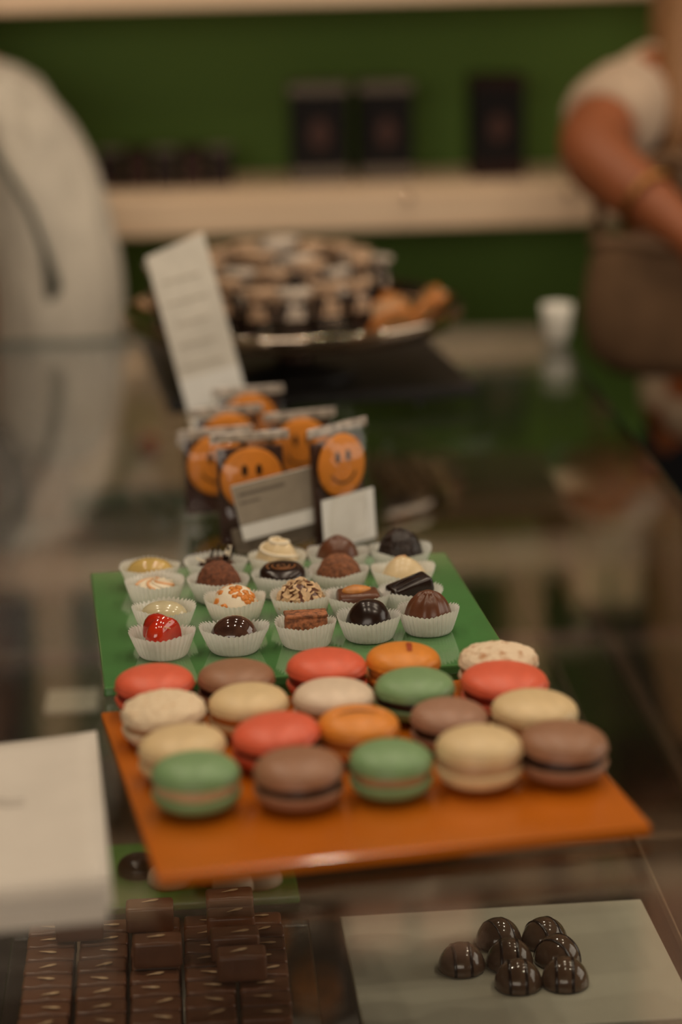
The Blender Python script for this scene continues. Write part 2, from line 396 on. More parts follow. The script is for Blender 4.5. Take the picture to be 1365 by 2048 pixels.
for (cx, ty, c, fl, wmm, hmm, tx, ty_, lab) in MAC:
    top, foot, bot = get_shell(c)
    hh = hmm/1000
    x, y = unproj(cx, ty, PZ + hh - .0012); y -= .006
    t = thing('macaron', lab, 'macaron', (x, y, PZ+.0006), random.uniform(-.5, .5) if c not in ('slit',) else 0, 'macarons on the orange plate')
    k = wmm/45; kz = hh/.0277
    t.scale = (k, k, kz)
    b = obj('bottom_shell', bot, None, t, loc=(0, 0, .0106), rot=(PI, 0, .7))
    obj('ruffled_foot', foot, None, b, loc=(0, 0, -.0006))
    obj('filling', fills[fl], None, t, loc=(0, 0, .0104))
    s = obj('top_shell', top, None, t, loc=(0, 0, .0172), rot=(math.radians(tx)*.6, math.radians(ty_)*.6, 0))
    obj('ruffled_foot', foot, None, s, loc=(0, 0, -.0014))
    if c == 'slit':
        bm = BM(); pts = []
        for q in range(17):
            xx = -.0135 + .027*q/16; yy = .0035 + .10*xx - 14*xx*xx; r = math.hypot(xx, yy)
            pts.append((xx, yy, .0109*(1-(min(r, .022)/.0225)**2.6)*.86 + .0015 - .0026))
        tube(bm, pts, .0017, 8, rr=[.0017*math.sin(PI*(q+.6)/17.2)**.5 for q in range(17)])
        obj('slit_shade', bm, mat('slit_shade_brown', (.10, .022, .006), .5, .3), s)  # dark strip deepens the groove's shade by its colour
    if lab.startswith('orange macaron with a red'):
        bm = BM(); V = []
        for j in range(9):
            for q in range(4):
                xx = .0035 + (q-1.5)*.0011*(1.1-.05*abs(j-4)); yy = -.007 + j*.0022
                r = math.hypot(xx, yy); V.append(bm.verts.new((xx, yy, .0109*(1-(min(r, .022)/.0225)**2.6)*.86 + .0104*.14 + .00025)))
        for j in range(8):
            for q in range(3): bm.faces.new((V[j*4+q], V[j*4+q+1], V[j*4+q+5], V[j*4+q+4]))
        t.rotation_euler.z = 0
        obj('jam_smear', bm, mat('jam_smear', (.33, .05, .012), .5, .3, var=.2, vscale=200), s)

# ------------------------------------------------------------------ praline cups and pralines
def cup_mesh(rt, rb, h, sx, sy, n, seed):
    bm = BM(); rnd = random.Random(seed); ph = rnd.uniform(0, 6)
    prof = [(0, .0004), (rb*.6, .0004), (rb, .0004)] + [(rb + (rt-rb)*t**.8, h*t) for t in (.12, .3, .5, .7, .88, 1.0)]
    def fn(p, a, i):
        t = max(0, (i-2)/6)
        r = math.hypot(p.x, p.y)
        k = 1 + (.010 + .038*t)*math.cos(n*a)*(1 if i > 1 else 0) + .022*t*math.sin(2*a+ph) + .014*t*math.sin(3*a+2*ph)
        z = p.z
        if i == 8: z += .0007*math.cos(n*a) + .0009*math.sin(2*a+ph*1.7) + .0005*math.sin(5*a)
        ex = 1 + (sx-1)*t; ey = 1 + (sy-1)*t
        return Vector((p.x*k*ex, p.y*k*ey, z))
    lathe(bm, prof, n*6, fn)
    me = bpy.data.meshes.new('paper_cup'); bm.to_mesh(me); bm.free()
    for p in me.polygons: p.use_smooth = True
    me.materials.append(M['paper_cup']); return me
CH = .0150
def choc(name, c, rough=.28, **k): return mat(name, c, rough, .5, **k)
C_DARK = choc('dark_chocolate', (.016, .0065, .004), .25, var=.2, vscale=90, bump=.00012, bscale=150)
C_MILK = choc('milk_chocolate', (.125, .042, .018), .33, var=.12, vscale=80, bump=.00012, bscale=200)
C_COCOA = choc('cocoa_dusted', (.16, .052, .022), .85, var=.35, vscale=420, bump=.0009, bscale=650)
C_IVORY = choc('white_chocolate', (.72, .56, .33), .30, var=.06, vscale=70)
C_AMBER = choc('amber_glaze', (.58, .40, .13), .12, var=.1, vscale=70, coat=.6)
C_PEARL = choc('ivory_glaze', (.60, .52, .32), .18, var=.06, vscale=60, coat=.5)
C_RED = choc('red_glaze', (.62, .035, .008), .12, col2=(.42, .012, .004), vscale=70, coat=.8)
C_MARBLE = choc('marbled_dark', (.030, .010, .007), .10, col2=(.10, .045, .028), vscale=75, coat=.8)
C_BRITTLE = choc('orange_brittle', (.72, .24, .03), .35, var=.2, vscale=200, bump=.0005, bscale=300)
C_CREAM = choc('cream_coating', (.82, .72, .55), .5, var=.05)
C_FLAKE = choc('almond_flake', (.66, .45, .25), .55, var=.2, vscale=150)
C_ALMOND = choc('roast_almond', (.55, .22, .05), .4, var=.2, vscale=150, bump=.0002, bscale=400)
C_NUT = choc('nut_nougat', (.30, .105, .040), .7, var=.5, vscale=380, bump=.0009, bscale=420)
C_PEACH = choc('peach_swirl', (.78, .42, .20), .4, var=.05)

def dome_prof(R, h, n=10, p=1.0, q=1.0):
    return [(0, h)] + [(R*math.sin(k/n*PI/2)**p, h*math.cos(k/n*PI/2)**q) for k in range(1, n)] + [(R, 0), (R*.9, -.001), (0, -.001)]
def dome(R, h, m, parent, name='body', fn=None, seg=48, sx=1, sy=1, n=10, p=1.0, q=1.0):
    bm = BM(); lathe(bm, dome_prof(R, h, n, p, q), seg, fn, sx, sy); return obj(name, bm, m, parent)
def spiral(parent, m, R, zf, turns=2.5, r=.0006, name='spiral_piping', n=60, r0=.0015):
    pts = []
    for k in range(n):
        t = k/(n-1); a = 2*PI*turns*t; rad = r0 + (R-r0)*t
        pts.append((rad*math.cos(a), rad*math.sin(a), zf(rad)))
    bm = BM(); tube(bm, pts, r, 6); return obj(name, bm, m, parent)

def p_heart(t):
    bm = BM(); n = 64; rings = []
    def hp(a):
        x = 16*math.sin(a)**3; y = 13*math.cos(a) - 5*math.cos(2*a) - 2*math.cos(3*a) - math.cos(4*a)
        return x/16*.0138, (y+2.5)/16*.0128
    for (s, z) in ((1, -.001), (1.0, .002), (.965, .0055), (.88, .0090), (.74, .0118), (.52, .0137), (.26, .0147)):
        rings.append([bm.verts.new((hp(2*PI*k/n)[0]*s, hp(2*PI*k/n)[1]*s, z)) for k in range(n)])
    for A, B in zip(rings, rings[1:]):
        for k in range(n): bm.faces.new((A[k], A[(k+1) % n], B[(k+1) % n], B[k]))
    c = bm.verts.new((0, 0, .015))
    for k in range(n): bm.faces.new((rings[-1][k], rings[-1][(k+1) % n], c))
    o = obj('body', bm, C_RED, t, rot=(0, math.radians(-14), math.radians(100)), loc=(0, 0, .0045))
    for j in range(3):
        bm = BM(); pts = [(-.0085+.0055*j+.0025*q/8, -.004-.001*j+.0095*q/8, .0134 - .00015*abs(q-4)**1.3 - (.0010 if j != 1 else 0)) for q in range(9)]
        tube(bm, pts, .00035, 6); obj('cream_streak', bm, C_PEACH, o)
def p_marble(t):
    dome(.0150, .0155, C_MARBLE, t, sx=1.02, sy=.86, p=.9)
def p_nut(t):
    bm = BM(); box(bm, (0, 0, .0065), (.0255, .0125, .0120), .0012, 2)
    bmesh.ops.subdivide_edges(bm, edges=bm.edges[:], cuts=2, use_grid_fill=True)
    for v in bm.verts: v.co += Vector((noise.noise(v.co*400), noise.noise(v.co*400+Vector((9, 0, 0))), noise.noise(v.co*400+Vector((0, 9, 0)))))*.0006
    obj('nougat_slice', bm, C_NUT, t)
    bm = BM(); box(bm, (0, 0, .0132), (.0265, .0132, .0022), .0008, 2)
    obj('wafer_top', bm, C_NUT, t)
def p_darkdome(t): dome(.0145, .0185, C_DARK, t, p=.85, fn=lambda p, a, i: p*(1+.03*noise.noise(p*120)))
def p_ridged(m, R, h, nr, amp, tw):
    def f(t):
        def fn(p, a, i):
            r = math.hypot(p.x, p.y)/R; k = 1 + amp*r*math.sin(nr*a + tw*r)*(1-.3*r)
            return Vector((p.x*k, p.y*k, p.z*(1 + amp*.8*math.sin(nr*a + tw*r)*(1-r) ) + .02*amp*0))
        dome(R, h, m, t, fn=fn, seg=96, n=16, p=.85)
        bm = BM(); lathe(bm, dome_prof(R*.30, h*.13, 6), 20); obj('peak', bm, m, t, loc=(0, 0, h*.93))
    return f
def p_ivorydome(m, sx=1.1, sy=.85, R=.0142, h=.0120):
    def f(t):
        dome(R, h, m, t, sx=sx, sy=sy, p=.8, q=.9)
    return f
def p_brittle(t):
    dome(.0150, .0160, C_CREAM, t, p=.85)
    rnd = random.Random(3)
    for j in range(46):
        a = rnd.uniform(0, 6.28); e = rnd.uniform(.15, 1.35); d = Vector((math.cos(a)*math.cos(e), math.sin(a)*math.cos(e), math.sin(e)))
        if d.x > .25 and d.z > .35 and rnd.random() < .35: continue
        bm = BM(); bmesh.ops.create_icosphere(bm, subdivisions=1, radius=1)
        for v in bm.verts: v.co *= 1 + .35*noise.noise(v.co*3 + Vector((j*5, 0, 0)))
        bmesh.ops.scale(bm, vec=(rnd.uniform(.002, .0034), rnd.uniform(.0018, .003), .0009), verts=bm.verts)
        o = obj('brittle_crumb', bm, C_BRITTLE, t, loc=(d.x*.0150, d.y*.0150, d.z*.0160))
        o.rotation_euler = d.to_track_quat('Z', 'Y').to_euler()
def p_flaked(t):
    dome(.0148, .0175, C_MILK, t, p=.85)
    rnd = random.Random(5)
    bm0 = BM(); vs = [bm0.verts.new((math.cos(k*2*PI/6)*.0031*(1+.2*math.sin(k*3)), math.sin(k*2*PI/6)*.0023, z)) for z in (0, .0005) for k in range(6)]
    bm0.faces.new(vs[:6][::-1]); bm0.faces.new(vs[6:])
    for k in range(6): bm0.faces.new((vs[k], vs[(k+1) % 6], vs[6+(k+1) % 6], vs[6+k]))
    me = bpy.data.meshes.new('flake'); bmesh.ops.recalc_face_normals(bm0, faces=bm0.faces); bm0.to_mesh(me); bm0.free(); me.materials.append(C_FLAKE)
    for j in range(110):
        a = j*2.39996 + rnd.uniform(-.3, .3); e = math.asin(min(.995, .03 + .97*j/110)); d = Vector((math.cos(a)*math.cos(e), math.sin(a)*math.cos(e), math.sin(e)))
        n = (d + Vector((rnd.uniform(-.6, .6), rnd.uniform(-.6, .6), rnd.uniform(-.5, .5)))).normalized()
        o = obj('almond_flake', me, None, t, loc=(d.x*.0150, d.y*.0150, d.z*.0172))
        o.rotation_euler = (n.to_track_quat('Z', 'Y').to_matrix() @ Matrix.Rotation(rnd.uniform(0, 6), 3, 'Z')).to_euler()
        s = rnd.uniform(.8, 1.35); o.scale = (s, s, 1)
def p_almond(t):
    bm = BM(); box(bm, (0, 0, .0045), (.0270, .0200, .0120), .003, 3); obj('body', bm, C_MILK, t)
    bm = BM(); bmesh.ops.create_uvsphere(bm, u_segments=24, v_segments=12, radius=1)
    for v in bm.verts:
        k = 1 - .35*max(0, v.co.x); v.co = Vector((v.co.x*.0098, v.co.y*.0058*k, v.co.z*.0034*k))
    obj('almond', bm, C_ALMOND, t, loc=(-.001, 0, .0110), rot=(0, 0, .25))
def p_bar(t):
    bm = BM(); box(bm, (0, 0, .0058), (.0285, .0150, .0105), .0022, 3)
    obj('body', bm, C_DARK, t, rot=(math.radians(6), math.radians(-13), math.radians(24)), loc=(0, 0, .0035))
    bm = BM()
    for q in (-1, 1): tube(bm, [(-.011, q*.0028-.002, .0112), (0, q*.0028, .0114), (.011, q*.0028+.002, .0112)], .0005, 6)
    obj('ridge_lines', bm, C_DARK, t, rot=(math.radians(6), math.radians(-13), math.radians(24)), loc=(0, 0, .0035))
def p_swirl(m1, m2):
    def f(t):
        dome(.0138, .0085, m1, t, p=.7, q=.7)
        for j in range(9):
            bm = BM(); pts = []
            for q in range(9):
                rr = .002 + .0105*q/8; a = j*2*PI/9 + q*.16
                pts.append((rr*math.cos(a), rr*math.sin(a), .0092 - .9*rr*rr/.0138*.35))
            tube(bm, pts, .0010, 6, rr=[.0006+.0008*q/8 for q in range(9)]); obj('piped_ridge', bm, m2 if j % 2 else m1, t)
    return f
def p_cocoa(R=.0150, h=.0185, m=None):
    def f(t):
        def fn(p, a, i): return p*(1 + .05*noise.noise(p*260) + .04*noise.noise(p*600))
        dome(R, h, m or C_COCOA, t, fn=fn, seg=80, n=20, p=.85)
    return f
def p_disc(t):
    bm = BM(); lathe(bm, [(0, .0085), (.009, .0084), (.0132, .0074), (.0150, .0050), (.0152, .002), (.0145, 0), (0, 0)], 56)
    obj('body', bm, C_DARK, t, loc=(0, 0, .005), rot=(math.radians(8), 0, 0))
    spiral(t, choc('caramel_line', (.30, .11, .03), .35), .0105, lambda r: .0135 + r*0, 2.6, .00045)
def p_peak(t):
    def fn(p, a, i):
        r = math.hypot(p.x, p.y)/.0150; k = 1 + .07*math.cos(3*a)*r; return Vector((p.x*k, p.y*k, p.z))
    dome(.0150, .0165, C_IVORY, t, fn=fn, seg=60, n=14, p=1.15, q=1.1)
    spiral(t, C_PEACH, .0135, lambda r: .0168*(1-(r/.0152)**1.7)+.0002, 1.6, .0007, 'caramel_band')
def p_shards(t):
    dome(.0145, .0105, C_MARBLE, t, p=.8)
    rnd = random.Random(11)
    for j in range(9):
        bm = BM(); box(bm, (0, 0, .004), (rnd.uniform(.002, .004), .0006, rnd.uniform(.010, .014)), .0002, 1)
        o = obj('chocolate_shard', bm, C_DARK if j % 3 else C_CREAM, t, False, loc=(rnd.uniform(-.008, .009), rnd.uniform(-.006, .006), .0085))
        o.rotation_euler = (rnd.uniform(-.9, .9), rnd.uniform(-1.1, 1.1), rnd.uniform(0, 3))
def p_whirl(t):
    def fn(p, a, i):
        r = math.hypot(p.x, p.y)/.0150; k = 1 + .035*math.sin(5*a + 5*r)*r; return Vector((p.x*k, p.y*k, p.z*(1+.03*math.sin(5*a+5*r))))
    dome(.0150, .0200, C_IVORY, t, fn=fn, seg=80, n=16, p=.95)
    spiral(t, C_CREAM, .0140, lambda r: .0200*math.sqrt(max(0, 1-(r/.0152)**2))+.0001, 2.0, .0012, 'icing_whirl')

CUPS = [ # rim centre px, rim width px, squeeze, praline builder, rotation, praline name, label of praline, label of cup
 (325, 1263, 132, 1.08, .90, p_heart, 0, 'glossy red heart shaped praline with cream streaks', 'front left'),
 (468, 1254, 134, 1.08, .90, p_marble, .2, 'glossy marbled dark brown egg shaped praline', 'front'),
 (612, 1242, 121, 1.03, .96, p_nut, .12, 'rectangular nut nougat slice with wafer top', 'front'),
 (738, 1230, 122, 1.0, 1.0, p_darkdome, 0, 'smooth dark chocolate dome in the front row', 'front'),
 (857, 1217, 117, 1.0, 1.0, p_ridged(C_MILK, .0148, .0195, 9, .055, 2.0), .3, 'milk chocolate truffle with draped ridges at the front right', 'front'),
 (327, 1214, 126, 1.06, .94, p_ivorydome(C_PEARL), 0, 'pale ivory oval praline behind the red heart', ''),
 (470, 1194, 122, 1.0, 1.0, p_brittle, 0, 'white praline covered with orange brittle crumbs', ''),
 (602, 1188, 116, 1.0, 1.0, p_flaked, 0, 'truffle coated all over with almond flakes', ''),
 (718, 1187, 122, 1.04, .96, p_almond, .1, 'milk chocolate block with a whole almond on top', ''),
 (822, 1177, 124, 1.04, .98, p_bar, 0, 'tilted dark chocolate bar beside the ridged truffle', ''),
 (309, 1161, 117, 1.0, 1.0, p_swirl(C_CREAM, C_PEACH), 0, 'cream and peach swirl praline in the left column', ''),
 (437, 1156, 121, 1.0, 1.0, p_cocoa(.0152, .0195), 0, 'round cocoa dusted truffle before the praline with shards', ''),
 (565, 1146, 120, 1.03, .97, p_disc, 0, 'flat dark chocolate disc with an orange spiral line', ''),
 (678, 1138, 114, 1.0, 1.0, p_cocoa(.0152, .0185, choc('nut_crumb', (.21, .075, .030), .8, var=.4, vscale=380, bump=.0012, bscale=520)), .8, 'crumb coated brown truffle before the smooth milk chocolate dome', ''),
 (806, 1136, 123, 1.0, 1.0, p_peak, 0, 'ivory three sided praline with a caramel band', ''),
 (300, 1131, 118, 1.06, .94, p_ivorydome(C_AMBER, 1.15, .85, .0146, .0135), 0, 'glossy amber oval praline in the back left cup', ''),
 (433, 1120, 123, 1.08, .92, p_shards, 0, 'praline topped with dark chocolate shards in the back row', ''),
 (555, 1110, 114, 1.0, 1.0, p_whirl, 0, 'ivory whirl praline in the middle of the back row', ''),
 (676, 1103, 118, 1.0, 1.0, p_ridged(C_MILK, .0150, .0190, 5, .025, 3.0), 1, 'smooth milk chocolate dome in the back row', ''),
 (801, 1096, 122, 1.0, 1.0, p_cocoa(.0155, .0215, choc('rough_dark', (.018, .008, .005), .4, var=.3, vscale=200, bump=.0012, bscale=260)), 0, 'craggy dark truffle in the back right cup', ''),
]
PNAME = ['heart_praline', 'egg_praline', 'nougat_slice', 'chocolate_dome', 'ridged_truffle', 'oval_praline', 'brittle_praline', 'almond_flake_truffle', 'almond_praline', 'chocolate_bar_praline',
         'swirl_praline', 'cocoa_truffle', 'chocolate_disc', 'crumb_truffle', 'peaked_praline', 'oval_praline', 'shard_praline', 'whirl_praline', 'chocolate_dome', 'rough_truffle']
cup_pos = []
for i, (cx, cy, wpx, sx, sy, fn, rz, lab, _) in enumerate(CUPS):
    x, y = unproj(cx, cy, PZ + CH)
    dist = math.sqrt(x*x + y*y + (H-PZ)**2)
    rt = wpx/2*dist/F_PX/sx
    cup_pos.append([x, y, rt])
for it in range(60):                                     # cups may touch but not pass through one another
    for a in range(20):
        for b in range(a):
            d = Vector((cup_pos[a][0]-cup_pos[b][0], cup_pos[a][1]-cup_pos[b][1])); need = (cup_pos[a][2]+cup_pos[b][2])*.93
            if d.length < need:
                k = (need-d.length)/2*.5; d.normalize()
                cup_pos[a][0] += d.x*k*.5; cup_pos[a][1] += d.y*k; cup_pos[b][0] -= d.x*k*.5; cup_pos[b][1] -= d.y*k
for i, (cx, cy, wpx, sx, sy, fn, rz, lab, _) in enumerate(CUPS):
    x, y, rt = cup_pos[i]
    cup = obj('paper_cup', cup_mesh(rt, .0142, CH, sx, sy, 38 + i % 4, i), None, loc=(x, y, PZ+.0002))
    tag(cup, 'fluted white paper cup holding the ' + lab.split(' in the ')[0].split(' at the ')[0].split(' behind the ')[0].split(' before ')[0].split(' beside ')[0] + ('' if PNAME[i] not in ('chocolate_dome',) else (' in front' if i == 3 else ' at the back')), 'paper cup', 'paper cups on the green plate')
    t = thing(PNAME[i], lab, 'praline', (x, y, PZ+.0064), rz, 'pralines in paper cups')
    fn(t)

# ------------------------------------------------------------------ smiley chocolate bags, cards, strip sign
M['cookie'] = mat('orange_sugar_disc', (.72, .24, .022), .5, .35, var=.08, vscale=90)
M['face'] = mat('face_print', (.012, .006, .004), .6, .2)
M['tablet'] = mat('chocolate_tablet', (.045, .016, .009), .4, .4, var=.2, vscale=60)
M['white_card'] = mat('white_card', (.80, .78, .73), .6, .3, var=.03, vscale=60)
M['taupe'] = mat('taupe_print', (.30, .25, .19), .6, .3, var=.06, vscale=120)
M['ink'] = mat('grey_ink', (.16, .13, .10), .6, .2)
M['seal'] = mat('crimped_film', (.46, .39, .33), .22, .6, var=.4, vscale=140, bump=.0008, bscale=160)
def pouch_mesh(w, h, th):
    bm = BM(); nx, nz = 14, 20; L = [[], []]
    for s in (0, 1):
        for j in range(nz+1):
            row = []
            for i in range(nx+1):
                a = i/nx*2-1; b = j/nz
                bulge = (1-abs(a)**3)*(1-max(0, (b-.72)/.28)**.8 if b > .72 else 1)*(min(1, b/.06+.45))
                wr = noise.noise(Vector((a*3+w*50, b*6, s*4+h*30)))*.0020*(1-a*a)
                row.append(bm.verts.new((a*w/2*(1+.02*math.sin(b*9)), (-1 if s == 0 else 1)*(th/2*bulge+.0004) + wr, b*h)))
            L[s].append(row)
    for s in (0, 1):
        for j in range(nz):
            for i in range(nx): bm.faces.new((L[s][j][i], L[s][j][i+1], L[s][j+1][i+1], L[s][j+1][i]))
    return bm
def smiley_bag(loc, rz, h, lab, lean=0, card=None, w=.058, dz=0, dcen=.55):
    t = thing('sweet_bag', lab, 'sweet bag', loc, rz, 'cellophane bags with smiling chocolates'); t.rotation_euler = (lean, 0, rz)
    obj('cellophane_pouch', pouch_mesh(w, h, .016), M['film'], t)
    bm = BM(); box(bm, (0, .003, h*.45), (.048, .005, h*.84), .0015, 2); obj('chocolate_tablet', bm, M['tablet'], t, False)
    bm = BM(); lathe(bm, [(0, .0035), (.0205, .0034), (.0225, .0024), (.0228, .001), (.022, 0), (0, 0)], 48)
    c = obj('smiling_disc', bm, M['cookie'], t, loc=(0, -.0005, h*dcen), rot=(PI/2, 0, 0))
    for s in (-1, 1):
        bm = BM(); lathe(bm, [(0, .0008), (.0020, .0006), (.0023, 0)], 20, sy=1.9)
        obj('eye', bm, M['face'], c, loc=(s*.0052, .0065, .0034))
    bm = BM(); tube(bm, [(.0135*math.sin(a), -.0135*math.cos(a)+.001, .0036) for a in [(-1.05+2.1*k/14) for k in range(15)]], .0008, 6, flat=.5)
    obj('smile', bm, M['face'], c)
    bm = BM(); box(bm, (0, 0, h-.003), (w*.99, .0016, .007), .0008, 1); obj('sealed_top', bm, M['seal'], t, False)
    if card == 'label':
        k = obj('label_card', box(BM(), (0, 0, 0), (.066, .0008, .040), .0002, 1), M['white_card'], t, False, loc=(.019, -.0125, .0330), rot=(-.12, math.radians(-10), 0))
        bm = BM(); box(bm, (0, -.0006, .0052), (.0655, .0004, .0285)); obj('taupe_print', bm, M['taupe'], k, False)
        bm = BM(); box(bm, (-.012, -.0009, .0125), (.034, .0003, .0024)); box(bm, (-.022, -.0009, .0065), (.015, .0003, .0016)); obj('printed_lines', bm, M['ink'], k, False)
        obj('gusset', box(BM(), (.014, -.0095, .0105), (.062, .002, .020), .0008, 1, Matrix.Rotation(math.radians(-9), 3, 'Y')), mat('grey_gusset', (.20, .16, .12), .3, .5, var=.2, vscale=90), t, False)
    if card == 'insert':
        obj('insert_card', box(BM(), (0, -.0062, .0190), (.052, .0006, .037), .0002, 1), M['white_card'], t, False)
    return t
def gx(px, y): return at(px, 1000, y).x
def yw(px, y, z=0): return (at(px, 1000, y).x, y, z)
smiley_bag(yw(507, 1.665), math.radians(12), .083, 'bag with dark orange smiling chocolate behind the taupe label card', -.10, 'label', dcen=.60)
smiley_bag(yw(688, 1.668), math.radians(44), .088, 'bag at the right with full smiling face above a white insert card', -.06, 'insert', w=.060, dcen=.66)
smiley_bag(yw(438, 1.755), math.radians(14), .066, 'bag half hidden just left behind the front smiling bag', -.08, dcen=.58)
smiley_bag(yw(462, 1.815), math.radians(16), .069, 'bag second from the back in the left row of smiling sweets', -.06, dcen=.60)
smiley_bag(yw(505, 1.880), math.radians(12), .070, 'rearmost bag of smiling sweets beside the paper strip', -.06, dcen=.60)
smiley_bag(yw(607, 1.790), math.radians(18), .070, 'bag between the front left bag and the right one, face half covered', -.06, dcen=.60)

# tall paper strip leaning left behind the bags
yb = 1.95
b0 = at(478, 905, yb)
t = thing('paper_strip_sign', 'tall narrow white paper strip with faint lines leaning left behind the sweets', 'sign', (at(462, 905, yb).x, yb, 0), math.radians(8))
t.rotation_euler = (math.radians(-8), math.radians(-12.5), math.radians(8))
bm = BM(); nz = 24; cols = []
for side in (0, 1):
    for j in range(nz+1):
        zz = j/nz*.178; bow = .0035*math.sin(j/nz*PI*2.2)
        cols.append([bm.verts.new((sx*.0255, bow + side*.0006, zz + (.004*sx if j == nz else 0))) for sx in (-1, 0, 1)])
for side in (0, 1):
    for j in range(nz):
        A = cols[side*(nz+1)+j]; B = cols[side*(nz+1)+j+1]
        for q in (0, 1): bm.faces.new((A[q], A[q+1], B[q+1], B[q]))
st = obj('strip', bm, mat('off_white_paper', (.74, .69, .60), .7, .2, var=.05, vscale=70), t)
bm = BM(); box(bm, (0, .0016, .056), (.0505, .0008, .026)); obj('white_band', bm, M['white_card'], t, False)
for j in range(5):
    bm = BM(); box(bm, (-.002, .0035*math.sin((.078+.018*j)/.178*PI*2.2)-.0006, .078+.018*j), (.036-.004*(j % 3), .0003, .0010)); obj('printed_line', bm, mat('pale_ink', (.42, .36, .27), .7), t, False)
bm = BM(); box(bm, (0, 0, .004), (.05, .012, .008), .001); o = obj('clip_base', bm, M['black'], t, False)

# ------------------------------------------------------------------ slate board, cake stand and what lies on it
slab_c = ((-.1853+.0884+.02)/2, 2.255)
t = thing('slate_board', 'black rectangular board under the silver cake stand', 'board', (slab_c[0], slab_c[1], 0), math.radians(9))
bm = BM(); box(bm, (0, 0, .0135), (.275, .34, .011), .002); obj('board', bm, M['slate'], t, False)
for sx in (-1, 1):
    for sy in (-1, 1): obj('foot', lathe(BM(), [(0, 0), (.008, 0), (.008, .008), (0, .008)], 12), M['black'], t, False, loc=(.03+sx*.06, sy*.14, 0))
pc = (unproj(582, 640, .088)[0], 2.17)
stand = thing('cake_stand', 'silver pedestal cake stand heaped with wrapped dark chocolates', 'cake stand', (pc[0], pc[1], .0192))
zP = .054
obj('platter', lathe(BM(), [(0, zP), (.13, zP), (.143, zP+.004), (.152, zP+.010), (.155, zP+.0105), (.156, zP+.009), (.1545, zP+.001), (.149, zP-.006), (.13, zP-.010), (.05, zP-.008), (0, zP-.006)], 80), M['steel'], stand)
obj('pedestal', lathe(BM(), [(0, .010), (.020, .010), (.013, .020), (.011, .032), (.014, .042), (.030, zP-.007), (0, zP-.007)], 40), mat('dark_bronze', (.05, .03, .02), .3, .5, metal=.8), stand)
obj('base', lathe(BM(), [(0, 0), (.058, 0), (.058, .003), (.045, .007), (.018, .0115), (0, .0115)], 48), M['slate'], stand)
M['wrapper'] = mat('tan_wrapper_paper', (.46, .30, .19), .5, .4, var=.25, vscale=60, bump=.0006, bscale=120)
M['wrapper_pale'] = mat('pale_wrapper_paper', (.55, .46, .38), .4, .4, var=.2, vscale=60, bump=.0006, bscale=120)
C_BARBLK = mat('dark_bar', (.014, .007, .005), .25, .5, var=.2)
def wrapped_piece(loc, rz, h, pale, lab, tilt):
    t = thing('wrapped_chocolate', lab, 'chocolate', loc, rz, 'wrapped chocolates on the cake stand'); t.rotation_euler = (tilt, 0, rz)
    bm = BM(); box(bm, (0, 0, h*.38), (.026, .012, h*.76), .003, 2); obj('body', bm, C_BARBLK, t, False)
    bm = BM(); n = 14; R = []
    for (zz, w, d, wob) in ((h*.40, .0140, .0075, 0), (h*.62, .0135, .007, .2), (h*.76, .010, .0055, .5), (h*.82, .008, .005, 0), (h*.88, .013, .008, .4), (h*.96, .018, .011, .5), (h*1.0, .010, .006, .3), (h*1.01, .001, .001, 0)):
        R.append([bm.verts.new((w*math.cos(2*PI*k/n)*(1+.12*wob*(-1)**k), d*math.sin(2*PI*k/n)*(1+.3*wob*(-1)**k), zz+.002*wob*(-1)**k)) for k in range(n)])
    for A, B in zip(R, R[1:]):
        for k in range(n): bm.faces.new((A[k], A[(k+1) % n], B[(k+1) % n], B[k]))
    obj('twisted_wrapper', bm, M['wrapper_pale'] if pale else M['wrapper'], t)
    return t
zt = .0192 + zP + .0006
k = 0; rnd = random.Random(21)
for ring, (R, n, h) in enumerate(((.108, 22, .047), (.072, 14, .055), (.030, 5, .062))):
    for j in range(n):
        a = 2*PI*j/n + .2*ring
        if ring == 0 and (-.75 < ((a+PI) % (2*PI))-PI < .35): continue
        x = pc[0] + R*math.cos(a) - .012; y = pc[1] + R*math.sin(a)
        wrapped_piece((x, y, zt), a + PI/2, h*rnd.uniform(.9, 1.1), k % 3 == 0, ['wrapped dark chocolate standing in the outer ring on the cake stand', 'wrapped dark chocolate standing in the middle ring on the cake stand', 'wrapped dark chocolate standing at the centre of the cake stand'][ring], rnd.uniform(-.08, .08)); k += 1
M['candied'] = mat('candied_orange', (.42, .22, .09), .35, .5, var=.2, vscale=90)
for j in range(7):
    a = -.75 + .17*j; R = .122 - .022*(j % 2)
    t = thing('candied_orange_slice', 'candied orange slice leaning at the right rim of the cake stand', 'sweet', (pc[0]+R*math.cos(a), pc[1]+R*math.sin(a), zt+.002), a, 'candied orange slices')
    t.rotation_euler = (rnd.uniform(.5, .9)*(-1)**j, rnd.uniform(-.5, .0), a + 1.2 + rnd.uniform(-.5, .5))
    bm = BM(); n = 14; A = [bm.verts.new((.021*math.cos(PI*q/n), .0025*s, .021*math.sin(PI*q/n))) for s in (-1, 1) for q in range(n+1)]
    bm.faces.new(A[:n+1]); bm.faces.new(A[n+1:][::-1])
    for q in range(n): bm.faces.new((A[q], A[n+1+q], A[n+2+q], A[q+1]))
    bm.faces.new((A[0], A[n], A[2*n+1], A[n+1])); obj('flesh', bm, M['candied'], t, False)
    bm = BM(); tube(bm, [(.0212*math.cos(PI*q/n), 0, .0212*math.sin(PI*q/n)) for q in range(n+1)], .0028, 6); obj('rind', bm, mat('orange_rind', (.50, .16, .02), .4), t)

